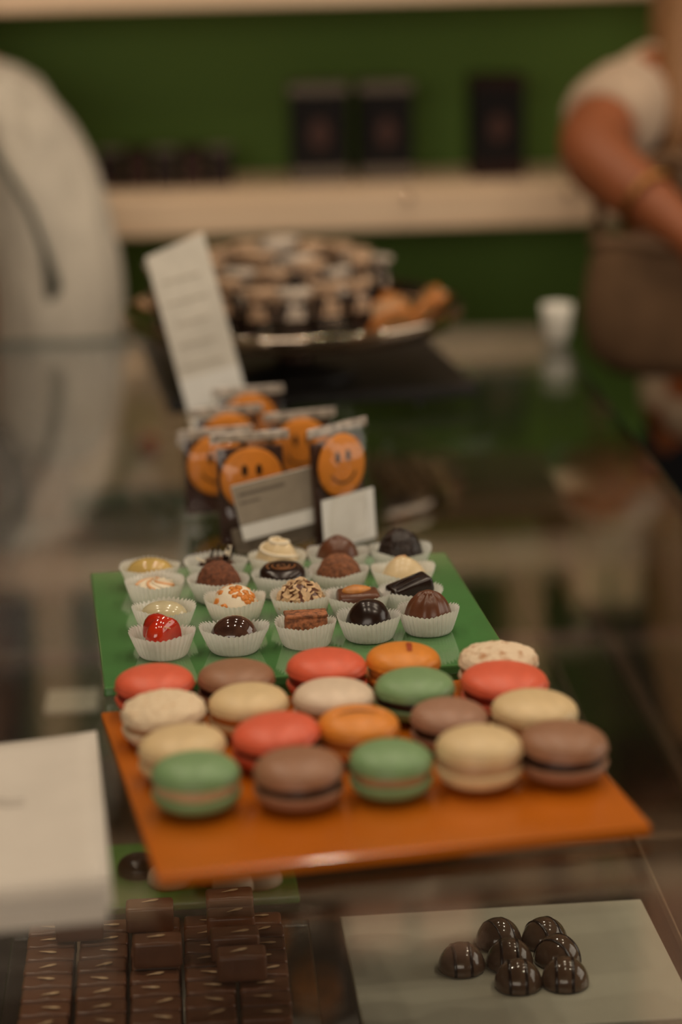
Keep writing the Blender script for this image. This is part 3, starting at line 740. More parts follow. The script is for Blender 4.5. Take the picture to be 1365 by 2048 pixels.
# ------------------------------------------------------------------ napkin stack at the left
M['napkin'] = mat('white_paper_napkin', (.64, .58, .51), .75, .2, var=.03, vscale=30)
t = thing('paper_bag_stack', 'stack of white paper bags with a faint grey mark at the left edge', 'paper stack', (0, 0, 0))
corner = {}
zt_ = .024
cBR = Vector(unproj(190, 1468, zt_)); cFR = Vector(unproj(216, 1745, zt_))
dv = (cFR - cBR).normalized(); rv = Vector((-dv.y, dv.x)); rv = -rv if rv.x < 0 else rv
L = (cFR - cBR).length; Wd = .15
ang = math.atan2(-dv.y, -dv.x) - PI/2
t.location = (cBR.x - rv.x*Wd/2 + dv.x*L/2, cBR.y - rv.y*Wd/2 + dv.y*L/2, 0); t.rotation_euler.z = ang
rnd = random.Random(4)
NS = 12
for i in range(NS):
    bm = BM(); th = .0019; nx, ny = 12, 14; G = []
    ox, oy = rnd.uniform(-.002, .002), rnd.uniform(-.0025, .0015)
    for s in (0, 1):
        for a in range(nx+1):
            for b in range(ny+1):
                X = -Wd/2 + Wd*a/nx; Y = -L/2 + L*b/ny + .16*(X - Wd/2)*(.35 + .65*b/ny)
                sag = -.45*max(0, (.22 - b/ny))**1.5*.10*(i/NS) + .0012*math.sin(a/nx*5+1)*(i/NS) + .002*(b/ny)**3*(i/NS)
                G.append(bm.verts.new((X+ox, Y+oy, .0003 + i*.0020 + s*th*.92 + sag*(i/NS))))
    def gi(s, a, b): return G[s*(nx+1)*(ny+1) + a*(ny+1) + b]
    for s in (0, 1):
        for a in range(nx):
            for b in range(ny): bm.faces.new((gi(s, a, b), gi(s, a+1, b), gi(s, a+1, b+1), gi(s, a, b+1)))
    for a in range(nx):
        bm.faces.new((gi(0, a, 0), gi(0, a+1, 0), gi(1, a+1, 0), gi(1, a, 0))); bm.faces.new((gi(0, a, ny), gi(0, a+1, ny), gi(1, a+1, ny), gi(1, a, ny)))
    for b in range(ny):
        bm.faces.new((gi(0, 0, b), gi(0, 0, b+1), gi(1, 0, b+1), gi(1, 0, b))); bm.faces.new((gi(0, nx, b), gi(0, nx, b+1), gi(1, nx, b+1), gi(1, nx, b)))
    sh = obj('paper_sheet', bm, M['napkin'], t, True)
    for p in sh.data.polygons: p.use_smooth = len(p.vertices) == 4 and abs(p.normal.z) > .5
bm = BM()
tube(bm, [(-.035+.008*q, .004+.004*math.sin(q*1.3), .0254+.0002*math.sin(q)) for q in range(10)], .0011, 6, flat=.12)
tube(bm, [(-.050+.006*q, .020-.002*math.sin(q*1.1), .0256) for q in range(9)], .0016, 6, flat=.1)
obj('printed_mark', bm, mat('mark_ink', (.36, .31, .26), .7), t)

# ------------------------------------------------------------------ inside the case
def tray(name, label, px4, z, th, m, cat='tray'):
    """px4: back left, back right, front left pixel; a rectangle lying at level z"""
    A = Vector(unproj(*px4[0], z)); B = Vector(unproj(*px4[1], z)); C = Vector(unproj(*px4[2], z))
    w = (B-A).length; d = (C-A).length; a = math.atan2(B.y-A.y, B.x-A.x)
    c = A + (B-A)/2 + Vector((math.sin(a), -math.cos(a)))*d/2
    t = thing(name, label, cat, (c.x, c.y, z-th), a)
    obj('plate_slab', box(BM(), (0, 0, th/2), (w, d, th), min(.0012, th*.3), 2), m, t, False)
    return t, w, d, a, c
M['opal'] = mat('opal_white_glass', (.46, .45, .36), .22, .4, var=.04, vscale=20)
ZT = ZS + .006
tray('serving_plate', 'white opal glass plate inside the case under seven striped domes', ((680, 1832), (1283, 1797), (716, 2075)), ZT, .0055, M['opal'], 'plate')
C_STRIPE = choc('grey_brown_chocolate', (.105, .062, .038), .14, var=.15, vscale=60, coat=.5)
for i, (px, py) in enumerate(((924, 1938), (998, 1888), (1090, 1887), (1020, 1930), (1116, 1922), (1037, 1972), (1131, 1968))):
    x, y = unproj(px, py, ZT)
    lab = ['striped brown chocolate dome lying apart at the left of its group', 'darkest chocolate dome at the back left of the striped group', 'striped chocolate dome at the back right of its group',
           'striped chocolate dome in the middle of the group, half hidden', 'ringed chocolate dome at the right behind the front right one', 'striped chocolate dome at the front of the white plate', 'striped chocolate dome at the front right of the group'][i]
    t = thing('chocolate_half_sphere', lab, 'praline', (x, y, ZT+.0011), 0, 'striped domes on the white plate')
    R = .0145
    dome(R, .0158, C_STRIPE, t, seg=56, n=14)
    ax = [.1, .5, .55, .0, .9, .0, -.05][i]
    for q in (-.35, .28):
        pts = []
        for k in range(19):
            e = PI*k/18; off = q*R; rr = math.sqrt(R*R-off*off)
            p = Vector((off, -rr*math.cos(e), math.sin(e)*rr*.0158/R))
            pts.append(Matrix.Rotation(ax, 3, 'Z') @ p*.998)
        bm = BM(); tube(bm, pts, .0013 if i != 1 else .0007, 8, flat=.22); obj('chocolate_stripe', bm, C_DARK, t)
# brown squares on a clear tray
tz = ZT + .001
tr, w, d, a, c = tray('clear_tray', 'clear glass tray inside the case carrying rows of brown chocolates', ((24, 1866), (618, 1836), (-20, 2110)), tz, .0055, M['tray_glass'])
A0 = Vector(unproj(70, 1905, tz)); ur = Vector((math.cos(a), math.sin(a))); uf = Vector((math.sin(a), -math.cos(a)))
C_SQ = choc('brown_couverture', (.165, .070, .036), .30, var=.12, vscale=60)
bm = BM(); box(bm, (0, 0, .0085), (.0292, .0165, .017), .0022, 2)
bmesh.ops.subdivide_edges(bm, edges=[e for e in bm.edges if e.calc_length() > .008], cuts=3, use_grid_fill=True)
for v in bm.verts:
    if v.co.z > .0165: v.co.z += .0006*math.sin(v.co.x*330 + 1) - .0004
sq_me = bpy.data.meshes.new('square_body'); bmesh.ops.recalc_face_normals(bm, faces=bm.faces); bm.to_mesh(sq_me); bm.free(); sq_me.materials.append(C_SQ)
for p in sq_me.polygons: p.use_smooth = True
bm = BM(); n = 16
top = [bm.verts.new((.0042*math.cos(2*PI*k/n)*(1.0 if math.cos(2*PI*k/n) > 0 else 1.7)+.002, .0016*math.sin(2*PI*k/n)*(1 if math.cos(2*PI*k/n) > -.2 else .5)-.001, .0177)) for k in range(n)]
ce = bm.verts.new((.002, -.001, .0183))
for k in range(n): bm.faces.new((top[k], top[(k+1) % n], ce))
drop_me = bpy.data.meshes.new('cream_drop'); bmesh.ops.recalc_face_normals(bm, faces=bm.faces); bm.to_mesh(drop_me); bm.free(); drop_me.materials.append(mat('cream_drop', (.62, .42, .24), .4))
rnd = random.Random(8)
def square(cx_, cy_, z, lab, rz=0):
    p = A0 + ur*cx_ + uf*cy_
    t = thing('square_chocolate', lab, 'chocolate', (p.x, p.y, z), a + rz, 'brown chocolates on the clear tray')
    obj('body', sq_me, None, t); o = obj('cream_drop', drop_me, None, t, loc=(rnd.uniform(-.003, .004), rnd.uniform(-.002, .002), 0), rot=(0, 0, rnd.uniform(-.3, .5)))
names_c = ['leftmost column', 'second column from the left', 'third column from the left', 'fourth column from the left', 'fifth column from the left']
for col in range(5):
    for row in range(8):
        square(.012 + col*.0318 + rnd.uniform(-.0006, .0006), .002 + row*.0182, tz+.0004, 'brown chocolate with cream drop in the ' + names_c[col] + ' on the clear tray', rnd.uniform(-.02, .02))
for (cc, rr, lab) in ((.55, 1.0, 'raised chocolate on the upper layer at the left of the tray'), (1.9, .55, 'raised chocolate at the back centre of the upper layer'), (2.05, 3.3, 'raised dark chocolate in the middle of the upper layer'),
                      (3.45, .0, 'rearmost raised chocolate in the right-hand upper row'), (3.45, 1.6, 'second raised chocolate in the right-hand upper row'), (3.5, 3.1, 'third raised chocolate in the right-hand upper row'), (3.6, 4.6, 'frontmost raised chocolate in the right-hand upper row')):
    square(.012 + cc*.0318, .002 + rr*.0182, tz+.0182, lab, rnd.uniform(-.04, .04))
# green plate behind the squares
t, w2, d2, a2, c2 = tray('glass_plate', 'green glass plate inside the case behind the brown chocolates', ((205, 1690), (575, 1668), (215, 1815)), ZT, .0055, mat('case_green_glass', (.10, .26, .05), .2, .5, var=.1, vscale=20), 'plate')
M['pale_sweet'] = mat('pale_nougat', (.62, .46, .33), .5, .4, var=.1)
for i, (px, py, m_, nm) in enumerate(((430, 1758, C_MILK, 'brown'), (470, 1775, M['pale_sweet'], 'pale'), (520, 1765, M['pale_sweet'], 'creamy'), (340, 1765, M['pale_sweet'], 'ivory'), (280, 1745, C_DARK, 'dark'))):
    x, y = unproj(px, py, ZT); t = thing('chocolate_lozenge', nm + ' sweet lying on the green plate inside the case', 'sweet', (x, y, ZT+.001), i*.7, 'sweets on the inner green plate')
    dome(.0150, .011, m_, t, p=.7, q=.7); spiral(t, m_, .008, lambda r: .0112 - r*.1, 1.5, .0006)
# further trays down the case
M['cream_tray'] = mat('cream_ceramic', (.88, .64, .40), .4, .4, var=.05)
M['red_sweet'] = mat('red_fruit_jelly', (.42, .015, .010), .3, .5, var=.2)
M['dark_tray'] = mat('dark_tray_laminate', (.05, .035, .02), .5, .4, var=.2)
def sweets_on(zone, n, m_, nm, lab, grp, R=.014, h=.014, seed=1):
    rnd = random.Random(seed); (x0, y0), (x1, y1) = zone
    for i in range(n):
        px = x0 + (x1-x0)*((i % 3)+.5)/3 + rnd.uniform(-8, 8); py = y0 + (y1-y0)*((i//3)+.5)/max(1, math.ceil(n/3)) + rnd.uniform(-4, 4)
        x, y = unproj(px, py, ZT); t = thing(nm, lab, 'sweet', (x, y, ZT+.0009), rnd.uniform(0, 3), grp)
        dome(R, h, m_, t, p=.8, fn=lambda p, a, i: p*(1+.05*noise.noise(p*200))); spiral(t, m_, R*.6, lambda r: h*(1-(r/R)**2)+.0006, 1.5, .0008, 'piping')
t = thing('wall_cupboard', 'cream wall cupboard with red knobs seen through the glass at the left', 'cupboard', W(-.11, 2.80, -.248), YAW)
cb = obj('body', box(BM(), (0, .09, .078), (.172, .18, .156), .002), M['cream_tray'], t, False)
for k, (ux, kx, kz) in enumerate(((-.0435, -.025, .052), (.0435, -.008, .058))):
    dr = obj('door', box(BM(), (0, -.008, 0), (.081, .014, .148), .002), M['cream_tray'], t, False, loc=(ux, 0, .078))
    bm = BM(); bmesh.ops.create_uvsphere(bm, u_segments=20, v_segments=12, radius=.015); bmesh.ops.scale(bm, vec=(1, .6, 1), verts=bm.verts)
    obj('knob', bm, M['red_sweet'], dr, loc=(kx, -.024, kz-.078))
RZ = -.12
t = thing('riser_block', 'low dark riser inside the far end of the case right of the smiling bags', 'riser', W(.255, 2.30, ZS+.0001), YAW)
obj('top', box(BM(), (0, 0, RZ-ZS-.006), (.17, .22, .010), .001), M['dark_tray'], t, False)
for sx in (-1, 1): obj('leg', box(BM(), (sx*.08, 0, (RZ-ZS-.011)/2), (.006, .21, RZ-ZS-.0112), .0005), M['dark_tray'], t, False)
M['wafer'] = mat('dull_wafer', (.40, .30, .18), .7, .3, col2=(.16, .10, .05), vscale=60)
for i in range(6):
    x, y = unproj(756+26*i, 972, RZ); y += .012*math.sin(i*2.1)
    t = thing('wafer_roll', 'pale wafer roll on the riser, ' + ['first', 'second', 'third', 'fourth', 'fifth', 'sixth'][i] + ' in the row right of the smiling bags', 'wafer', (x, y, RZ+.0068), .12+.08*math.sin(i*3.3), 'pale wafer rolls on the riser')
    obj('roll', tube(BM(), [(0, -.07+.014*q, 0) for q in range(11)], .0058, 14), M['wafer'], t)
    bm = BM(); tube(bm, [(.0058*math.cos(q*.9), -.066+.132*q/40, .0058*math.sin(q*.9)) for q in range(41)], .0006, 5); obj('spiral_seam', bm, M['cookie'], t)
x, y = unproj(1130, 962, RZ)
t = thing('price_card', 'small pale card lying flat on the riser near the right glass edge', 'card', (x, y, RZ), .05)
obj('card', box(BM(), (0, 0, .0008), (.020, .085, .0012)), mat('pale_card', (.36, .29, .19), .6), t, False)
tray('serving_tray', 'pale rimmed tray seen left of the green plate inside the case', ((95, 1380), (200, 1376), (90, 1420)), ZT, .005, M['opal'])
# small white cup near the far end
p = at(1128, 645, 2.33)
t = thing('small_cup', 'small white ribbed cup on the glass near the far right end', 'cup', (p.x, 2.40, 0))
obj('body', lathe(BM(), [(0, .001), (.011, .001), (.0135, .010), (.0145, .022), (.0165, .036), (.0155, .036), (.0135, .022), (.0105, .004), (0, .004)], 40), mat('white_porcelain', (.70, .66, .58), .25, .5), t)
obj('foot_ring', lathe(BM(), [(.009, 0), (.0115, 0), (.0115, .0015), (.009, .0015)], 30), mat('porcelain_ring', (.6, .56, .5), .3), t)

# ------------------------------------------------------------------ boxes on the wall shelf
def lu(px): 
    """shelf coordinate u of a photo column on the shelf front"""
    q = at(px, 380, 2.86); return q.x*math.cos(YAW) + q.y*math.sin(YAW)
M['box_black'] = mat('black_box_card', (.006, .004, .004), .5, .2, var=.2)
M['box_maroon'] = mat('maroon_box_card', (.025, .007, .005), .5, .2, var=.2)
M['emblem'] = mat('copper_emblem', (.06, .02, .012), .4, .4)
M['silver_band'] = mat('silver_band', (.16, .13, .10), .5, .5, metal=.3)
def gift_box(u, v, w, d, h, z, lab, lid=True, base='silver', body='box_black', grp='gift boxes on the wall shelf', name='gift_box', cat='box'):
    q = W(u, v, z); t = thing(name, lab, cat, q, YAW, grp)
    obj('body', box(BM(), (0, 0, h*.45), (w, d, h*.9), .0015), M[body], t, False)
    if lid: obj('lid', box(BM(), (0, 0, h*.95), (w+.002, d+.002, h*.1), .0015), M['silver_band'], t, False)
    else: obj('lid', box(BM(), (0, 0, h*.95), (w+.002, d+.002, h*.1), .0015), M['box_maroon'], t, False)
    obj('base_band', box(BM(), (0, 0, h*.075), (w+.001, d+.001, h*.15), .0008), M['silver_band'] if base == 'silver' else M['box_maroon'], t, False)
    bm = BM(); lathe(bm, [(0, .0012), (w*.17, .001), (w*.18, 0)], 24, sy=1.5); obj('emblem', bm, M['emblem'], t, False, loc=(0, -d/2, h*.5), rot=(PI/2, 0, 0))
    return t
VB = 2.895
gift_box(lu(643), VB, .068, .06, .116, Z1T, 'tall black gift box with silver lid, left of the pair on the shelf')
gift_box(lu(778), VB, .062, .06, .116, Z1T, 'tall black gift box with silver lid, right of the pair on the shelf')
gift_box(lu(1003), VB, .062, .06, .119, Z1T, 'tall black gift box with maroon base standing alone near the right person', lid=False, base='m')
for i in range(5):
    gift_box(lu(222+55*i), VB-.01, .029, .03, .046, Z1T, ['first', 'second', 'third', 'fourth', 'fifth'][i] + ' from the left of the small dark boxes on the shelf', lid=i % 2 == 0, base='m', body='box_maroon' if i % 2 else 'box_black', grp='small dark boxes at the left of the shelf')
for i, px in enumerate((805, 1118)):                      # two polished pegs on the shelf front
    u = lu(px); q = W(u, V_SH, .0945)
    t = thing('label_peg', ['polished metal label peg on the shelf front below the pair of boxes', 'polished metal label peg on the shelf front near the right person'][i], 'peg', q, YAW, 'label pegs')
    obj('stem', lathe(BM(), [(0, 0), (.002, 0), (.002, .004), (0, .004)], 12), M['steel'], t, rot=(PI/2, 0, 0))
    bm = BM(); bmesh.ops.create_uvsphere(bm, u_segments=20, v_segments=12, radius=.0045); obj('knob', bm, M['steel'], t, loc=(0, -.007, 0))
# things on the two upper shelves (they show mirrored in the counter glass)
M['pink_card'] = mat('pale_pink_card', (.88, .56, .42), .6, .3, var=.05)
M['cream_card'] = mat('cream_card', (.90, .70, .44), .6, .3, var=.05)
def plain_box(name, u, w, d, h, z, m, lab, v=2.905):
    t = thing(name, lab, 'box', W(u, v, z), YAW)
    obj('body', box(BM(), (0, 0, h*.4), (w, d, h*.8), .002), m, t, False)
    obj('lid', box(BM(), (0, 0, h*.9), (w+.004, d+.004, h*.2), .002), m, t, False)
    obj('ribbon', box(BM(), (0, 0, h*.5), (w*.08, d+.006, h*1.01), .0005), M['silver_band'], t, False)
plain_box('gift_carton', .235, .165, .10, .10, Z3T, M['pink_card'], 'pale pink carton on the highest shelf, added for its reflection below the macarons')  # unseen box added to mirror a pink patch in the glass
plain_box('gift_carton', .475, .085, .10, .05, Z2T, M['cream_card'], 'cream carton just above the top shelf, added for its bright reflection at the right', 2.84)  # out of view, added to give a bright spot in the counter reflection
for i, (u, h, m) in enumerate(((-.10, .16, 'box_maroon'), (.02, .2, 'box_black'), (.14, .13, 'box_maroon'), (.26, .22, 'box_black'), (.62, .2, 'box_maroon'), (-.34, .18, 'box_black'), (-.48, .2, 'box_maroon'))):
    plain_box('gift_carton', u, .085, .12, h, Z2T, M[m], 'dark carton on the upper shelf bay, ' + ['fourth', 'fifth', 'sixth', 'seventh', 'eighth', 'third', 'second'][i] + ' counted from the left person')
t = thing('reflection_drum', 'round dusky pink box added on the highest shelf for its mirrored blur', 'box', W(.63, 2.87, Z3T))  # added out of view so a pink blur is mirrored near the counter's front
obj('drum', lathe(BM(), [(0, 0), (.095, 0), (.095, .2), (0, .2)], 48), M['pink_card'], t, False)
obj('lid', lathe(BM(), [(0, .2), (.099, .17), (.099, .225), (.09, .23), (0, .23)], 48), M['pink_card'], t, False)

# ------------------------------------------------------------------ ceiling spot lamps
for i, (x, y, e) in enumerate(SPOTS):
    t = thing('ceiling_spot', 'black ceiling spot lamp above the counter, ' + ['near', 'middle', 'far'][i//3] + ' row, ' + ['left', 'centre', 'right'][i % 3] + ' one', 'lamp', (x, y, CEIL), 0, 'ceiling spot lamps')
    obj('housing', lathe(BM(), [(0, 0), (.04, 0), (.04, -.07), (.036, -.07), (.034, -.01), (0, -.01)], 32), M['black'], t)
    obj('mount', lathe(BM(), [(0, .0), (.055, 0), (.055, -.006), (0, -.006)], 32), M['white_card'], t)
    l = bpy.data.lights.new('spot_bulb', 'SPOT'); l.energy = e; l.color = (1.0, .84, .64); l.shadow_soft_size = .025; l.spot_size = math.radians(130); l.spot_blend = .6
    lo = bpy.data.objects.new('spot_bulb', l); COL.objects.link(lo); lo.parent = t; lo.location = (0, 0, -.075)

# ------------------------------------------------------------------ people
M['skin_warm'] = mat('tanned_skin', (.27, .080, .028), .5, .4, var=.08, vscale=20)
M['skin_pale'] = mat('light_skin', (.55, .32, .22), .5, .4, var=.06, vscale=20)
M['cardigan'] = mat('cream_knit', (.56, .50, .42), .9, .1, var=.06, vscale=26, bump=.035, bscale=14)
_nt = M['cardigan'].node_tree; _mp = _nt.nodes.new('ShaderNodeMapping'); _mp.inputs['Scale'].default_value = (1.6, 1.6, .16)
_tc = [n for n in _nt.nodes if n.type == 'TEX_COORD'][0]; _bn = [n for n in _nt.nodes if n.type == 'BUMP'][0].inputs['Height'].links[0].from_node
_nt.links.new(_tc.outputs['Object'], _mp.inputs[0]); _nt.links.new(_mp.outputs[0], _bn.inputs['Vector']); _bn.inputs['Detail'].default_value = 1
M['jeans'] = mat('dark_trousers', (.012, .012, .016), .85, .2, var=.2, vscale=60)
M['hair_light'] = mat('light_brown_hair', (.30, .15, .065), .45, .4, var=.14, vscale=120)
M['hair_dark'] = mat('dark_brown_hair', (.05, .028, .016), .5, .4, var=.3, vscale=60)
M['shoe'] = mat('black_leather_shoe', (.012, .010, .010), .4, .4)
def body_mesh(parent, P, mskin, hand_dirs):
    """P: joints dict; one continuous skin surface with head, limbs and fingers"""
    V = []; R = []; Ed = []
    def add(p, r, prev=None):
        V.append(Vector(p)); R.append(r)
        if prev is not None: Ed.append((prev, len(V)-1))
        return len(V)-1
    pel = add(P['pelvis'], (.11, .085)); sp = add(P['spine'], (.115, .09), pel); ch = add(P['chest'], (.135, .10), sp)
    nk = add(P['neck'], .05, ch); hd0 = add(P['jaw'], (.058, .066), nk); hd1 = add(P['brow'], (.074, .088), hd0); add(P['crown'], (.055, .065), hd1)
    for s in 'LR':
        sh = add(P['shoulder'+s], .058, ch); el = add(P['elbow'+s], .040, sh); mid = add((Vector(P['elbow'+s])*.55+Vector(P['wrist'+s])*.45), .037, el); wr = add(P['wrist'+s], .025, mid)
        d = (Vector(P['wrist'+s])-Vector(P['elbow'+s])).normalized(); side, curl = (Vector(q).normalized() for q in hand_dirs[s])
        wv = Vector(P['wrist'+s]); palm = add(wv + d*.05, (.030, .017), wr)
        for k, (off, ln) in enumerate(((-.027, .062), (-.009, .072), (.009, .068), (.026, .054))):
            b = add(wv + d*.080 + side*off, .0095, palm); q = wv + d*.080 + side*off
            m1 = add(q + d*ln*.45 + curl*ln*.22, .0085, b); add(q + d*ln*.72 + curl*ln*.62, .0075, m1)
        tb = add(wv + d*.035 - side*.034 + curl*.008, .011, palm); add(wv + d*.065 - side*.046 + curl*.03, .009, tb)
    for s in 'LR':
        hp = add(P['hip'+s], .075, pel); kn = add(P['knee'+s], .045, hp); an = add(P['ankle'+s], .032, kn); add(P['toe'+s], .028, an)
    return skin('body', V, Ed, R, mskin, parent, 2)
def face_and_hair(t, P, mskin, mhair, fwd, long_hair=True):
    fwd = Vector(fwd).normalized(); up = Vector((0, 0, 1)); right = fwd.cross(up)
    c = (Vector(P['brow'])+Vector(P['jaw']))/2
    eye_w = mat('eye_white', (.8, .78, .74), .2); eye_d = mat('iris', (.05, .03, .02), .2); lip = mat('lips', (.40, .11, .08), .4)
    for s in (-1, 1):
        bm = BM(); bmesh.ops.create_uvsphere(bm, u_segments=16, v_segments=10, radius=.0100); e = obj('eye', bm, eye_w, t, loc=c + fwd*.068 + right*s*.031 + up*.018)
        bm = BM(); bmesh.ops.create_uvsphere(bm, u_segments=12, v_segments=8, radius=.0052); obj('iris', bm, eye_d, e, loc=fwd*.0062)
        bm = BM(); bmesh.ops.create_uvsphere(bm, u_segments=16, v_segments=10, radius=1)
        for v in bm.verts: v.co = fwd*(v.co.x*.017) + right*(v.co.y*.008) + up*(v.co.z*.030)
        obj('ear', bm, mskin, t, loc=c + right*s*.074 + up*.005 - fwd*.008)
        bm = BM(); tube(bm, [c + fwd*(.088-.004*abs(q-2)) + right*s*(.017+.008*q) + up*(.038+.002*(2-abs(q-2))) for q in range(5)], .003, 6); obj('eyebrow', bm, mhair, t)
    bm = BM(); tube(bm, [c + fwd*.080 + up*.022, c + fwd*.095 + up*.002, c + fwd*.102 - up*.016, c + fwd*.086 - up*.024], .009, 10, rr=[.006, .009, .013, .010]); obj('nose', bm, mskin, t)
    bm = BM(); tube(bm, [c + fwd*(.086-.0025*abs(q-3)**1.5) + right*(q-3)*.008 - up*(.046) for q in range(7)], .005, 8, rr=[.002, .004, .0055, .005, .0055, .004, .002]); obj('mouth', bm, lip, t)
    bm = BM(); bmesh.ops.create_uvsphere(bm, u_segments=40, v_segments=24, radius=1)
    for v in bm.verts:
        n = noise.noise(v.co*6)*.006; d = Vector(v.co)
        f = d.x; z = d.z
        back = max(0, -f)
        ext = -.20*back*(1 if z < 0 else 0)*(1 if long_hair else .3)
        r = .098 + n
        pos = fwd*(d.x*(r+.004) - .022) + right*(d.y*r) + up*(d.z*(.105+n) + .045 + ext*(-z))
        if f > .25 and z < .45: pos -= fwd*.065*min(1, (f-.25)*3)
        v.co = pos
    obj('hair', bm, mhair, t, loc=c)

# person at the left: side on, facing left, near arm bent
yl = 2.56; yc = 2.69
def L3(px, py, y): return at(px, py, y)
t = thing('person', 'person in a cream knit cardigan with a dark bag strap standing at the left', 'person', (-.46, yc, FLOOR))
base = Vector((-.46, yc, FLOOR))
def rel(p): return Vector(p) - base
sh = L3(40, 255, yl+.03); el = L3(128, 575, yl)
P = {'pelvis': (-.45, yc, -.11), 'spine': (-.445, yc, .035), 'chest': (-.455, yc, .175), 'neck': (-.485, yc, .30), 'jaw': (-.51, yc, .375), 'brow': (-.515, yc, .445), 'crown': (-.505, yc, .505),
     'shoulderL': sh, 'elbowL': el, 'wristL': el + Vector((-.03, .02, -.24)),
     'shoulderR': (sh.x-.03, 2*yc-sh.y-.02, sh.z), 'elbowR': (sh.x-.07, 2.80, el.z+.03), 'wristR': (sh.x-.27, 2.72, el.z+.06),
     'hipL': (-.45, yc-.085, -.18), 'kneeL': (-.46, yc-.085, -.57), 'ankleL': (-.44, yc-.09, -.99), 'toeL': (-.59, yc-.09, -1.01),
     'hipR': (-.45, yc+.085, -.18), 'kneeR': (-.46, yc+.085, -.57), 'ankleR': (-.44, yc+.09, -.99), 'toeR': (-.59, yc+.09, -1.01)}
P = {k: rel(v) for k, v in P.items()}
body_mesh(t, P, M['skin_pale'], {'L': ((-1, 0, 0), (0, .8, 0)), 'R': ((0, -1, 0), (-.2, -.3, -1))})
face_and_hair(t, P, M['skin_pale'], M['hair_dark'], (-1, 0, 0), False)
# cardigan: torso and sleeves over the body
shL, elL, wrL = P['shoulderL'], P['elbowL'], P['wristL']
V = [P['pelvis']+Vector((0, 0, -.10)), P['pelvis']+Vector((0, 0, .03)), P['spine'], P['chest'], P['neck']+Vector((.006, 0, -.02)),
     shL, shL*.72+elL*.28, shL*.4+elL*.6, elL, elL*.6+wrL*.4, elL*.15+wrL*.85,
     P['shoulderR'], P['elbowR'], P['wristR']*.85+P['elbowR']*.15]
Rr = [(.15, .12), (.145, .115), (.13, .105), (.150, .115), .075, .070, .074, .074, .074, .072, .064, .070, .062, .045]
skin('cardigan', V, [(0, 1), (1, 2), (2, 3), (3, 4), (3, 5), (5, 6), (6, 7), (7, 8), (8, 9), (9, 10), (3, 11), (11, 12), (12, 13)], Rr, M['cardigan'], t)
V = [P['pelvis']+Vector((0, 0, .0)), P['hipL'], P['kneeL'], P['ankleL']+Vector((0, 0, .02)), P['hipR'], P['kneeR'], P['ankleR']+Vector((0, 0, .02))]
skin('trousers', V, [(0, 1), (1, 2), (2, 3), (0, 4), (4, 5), (5, 6)], [(.135, .105), .102, .07, .056, .102, .07, .056], M['jeans'], t)
for s in 'LR':
    bm = BM(); bmesh.ops.create_uvsphere(bm, u_segments=20, v_segments=12, radius=1)
    for v in bm.verts: v.co = Vector((v.co.x*.135, v.co.y*.048, max(-.0, v.co.z*.06*(1 if v.co.x > -.2 else .75))))
    obj('shoe', bm, M['shoe'], t, loc=(P['ankle'+s].x-.06, P['ankle'+s].y, 0))
pts = [L3(-60, 230, yl-.065), L3(-25, 285, yl-.075), L3(15, 345, yl-.078), L3(60, 420, yl-.078), L3(90, 500, yl-.075), L3(107, 570, yl-.068), L3(104, 620, yl-.055), L3(95, 680, yl-.03)]
bm = BM(); tube(bm, [rel(p) for p in pts], .0075, 8, flat=.5); obj('bag_strap', bm, mat('dark_strap', (.055, .060, .045), .6), t)

# person at the right: facing the camera, forearm across, tan bag held in front
base = Vector((.49, 2.74, FLOOR))
t = thing('person', 'person in a white and rust patterned blouse with a bare forearm at the right', 'person', base)
elb = at(1163, 300, 2.52); shd = at(1300, 165, 2.68); wri = at(1345, 440, 2.42)
P = {'pelvis': (.49, 2.74, -.12), 'spine': (.49, 2.73, .03), 'chest': (.49, 2.72, .17), 'neck': (.485, 2.71, .315), 'jaw': (.48, 2.685, .385), 'brow': (.478, 2.68, .455), 'crown': (.48, 2.69, .515),
     'shoulderR': shd, 'elbowR': elb, 'wristR': wri,
     'shoulderL': (.65, 2.70, shd.z+.01), 'elbowL': (.72, 2.62, .04), 'wristL': (.54, 2.44, .07),
     'hipR': (.41, 2.74, -.20), 'kneeR': (.40, 2.72, -.58), 'ankleR': (.40, 2.76, -.99), 'toeR': (.38, 2.62, -1.01),
     'hipL': (.57, 2.74, -.20), 'kneeL': (.58, 2.72, -.58), 'ankleL': (.58, 2.76, -.99), 'toeL': (.60, 2.62, -1.01)}
P = {k: rel(v) for k, v in P.items()}
body_mesh(t, P, M['skin_warm'], {'R': ((0, .2, 1), (.2, .6, -.3)), 'L': ((0, .2, 1), (-.2, .6, -.3))})
face_and_hair(t, P, M['skin_warm'], M['hair_light'], (-.15, -1, -.1), True)
M['blouse'] = mat('rust_patterned_blouse', (.60, .44, .31), .8, .2, col2=(.30, .085, .025), vscale=17, vlo=.50, vhi=.56, detail=1)
V = [P['pelvis']+Vector((0, 0, -.085)), P['pelvis']+Vector((0, 0, .02)), P['spine'], P['chest'], P['neck']+Vector((0, .005, -.05)), P['shoulderR'], P['shoulderL'], P['shoulderL']*.4+P['elbowL']*.6, P['shoulderR']*.55+P['elbowR']*.45]
skin('blouse', V, [(0, 1), (1, 2), (2, 3), (3, 4), (3, 5), (3, 6), (6, 7), (5, 8)], [(.165, .135), (.155, .125), (.125, .10), (.145, .115), .07, .066, .070, .066, .044], M['blouse'], t)
shR, elR = P['shoulderR'], P['elbowR']
skin('sleeve', [shR*.88+elR*.12, shR*.60+elR*.40, shR*.36+elR*.64, shR*.26+elR*.74], [(0, 1), (1, 2), (2, 3)], [.052, .056, .057, .050], mat('white_sleeve_cloth', (.50, .37, .27), .8, .2, var=.08, vscale=30), t)
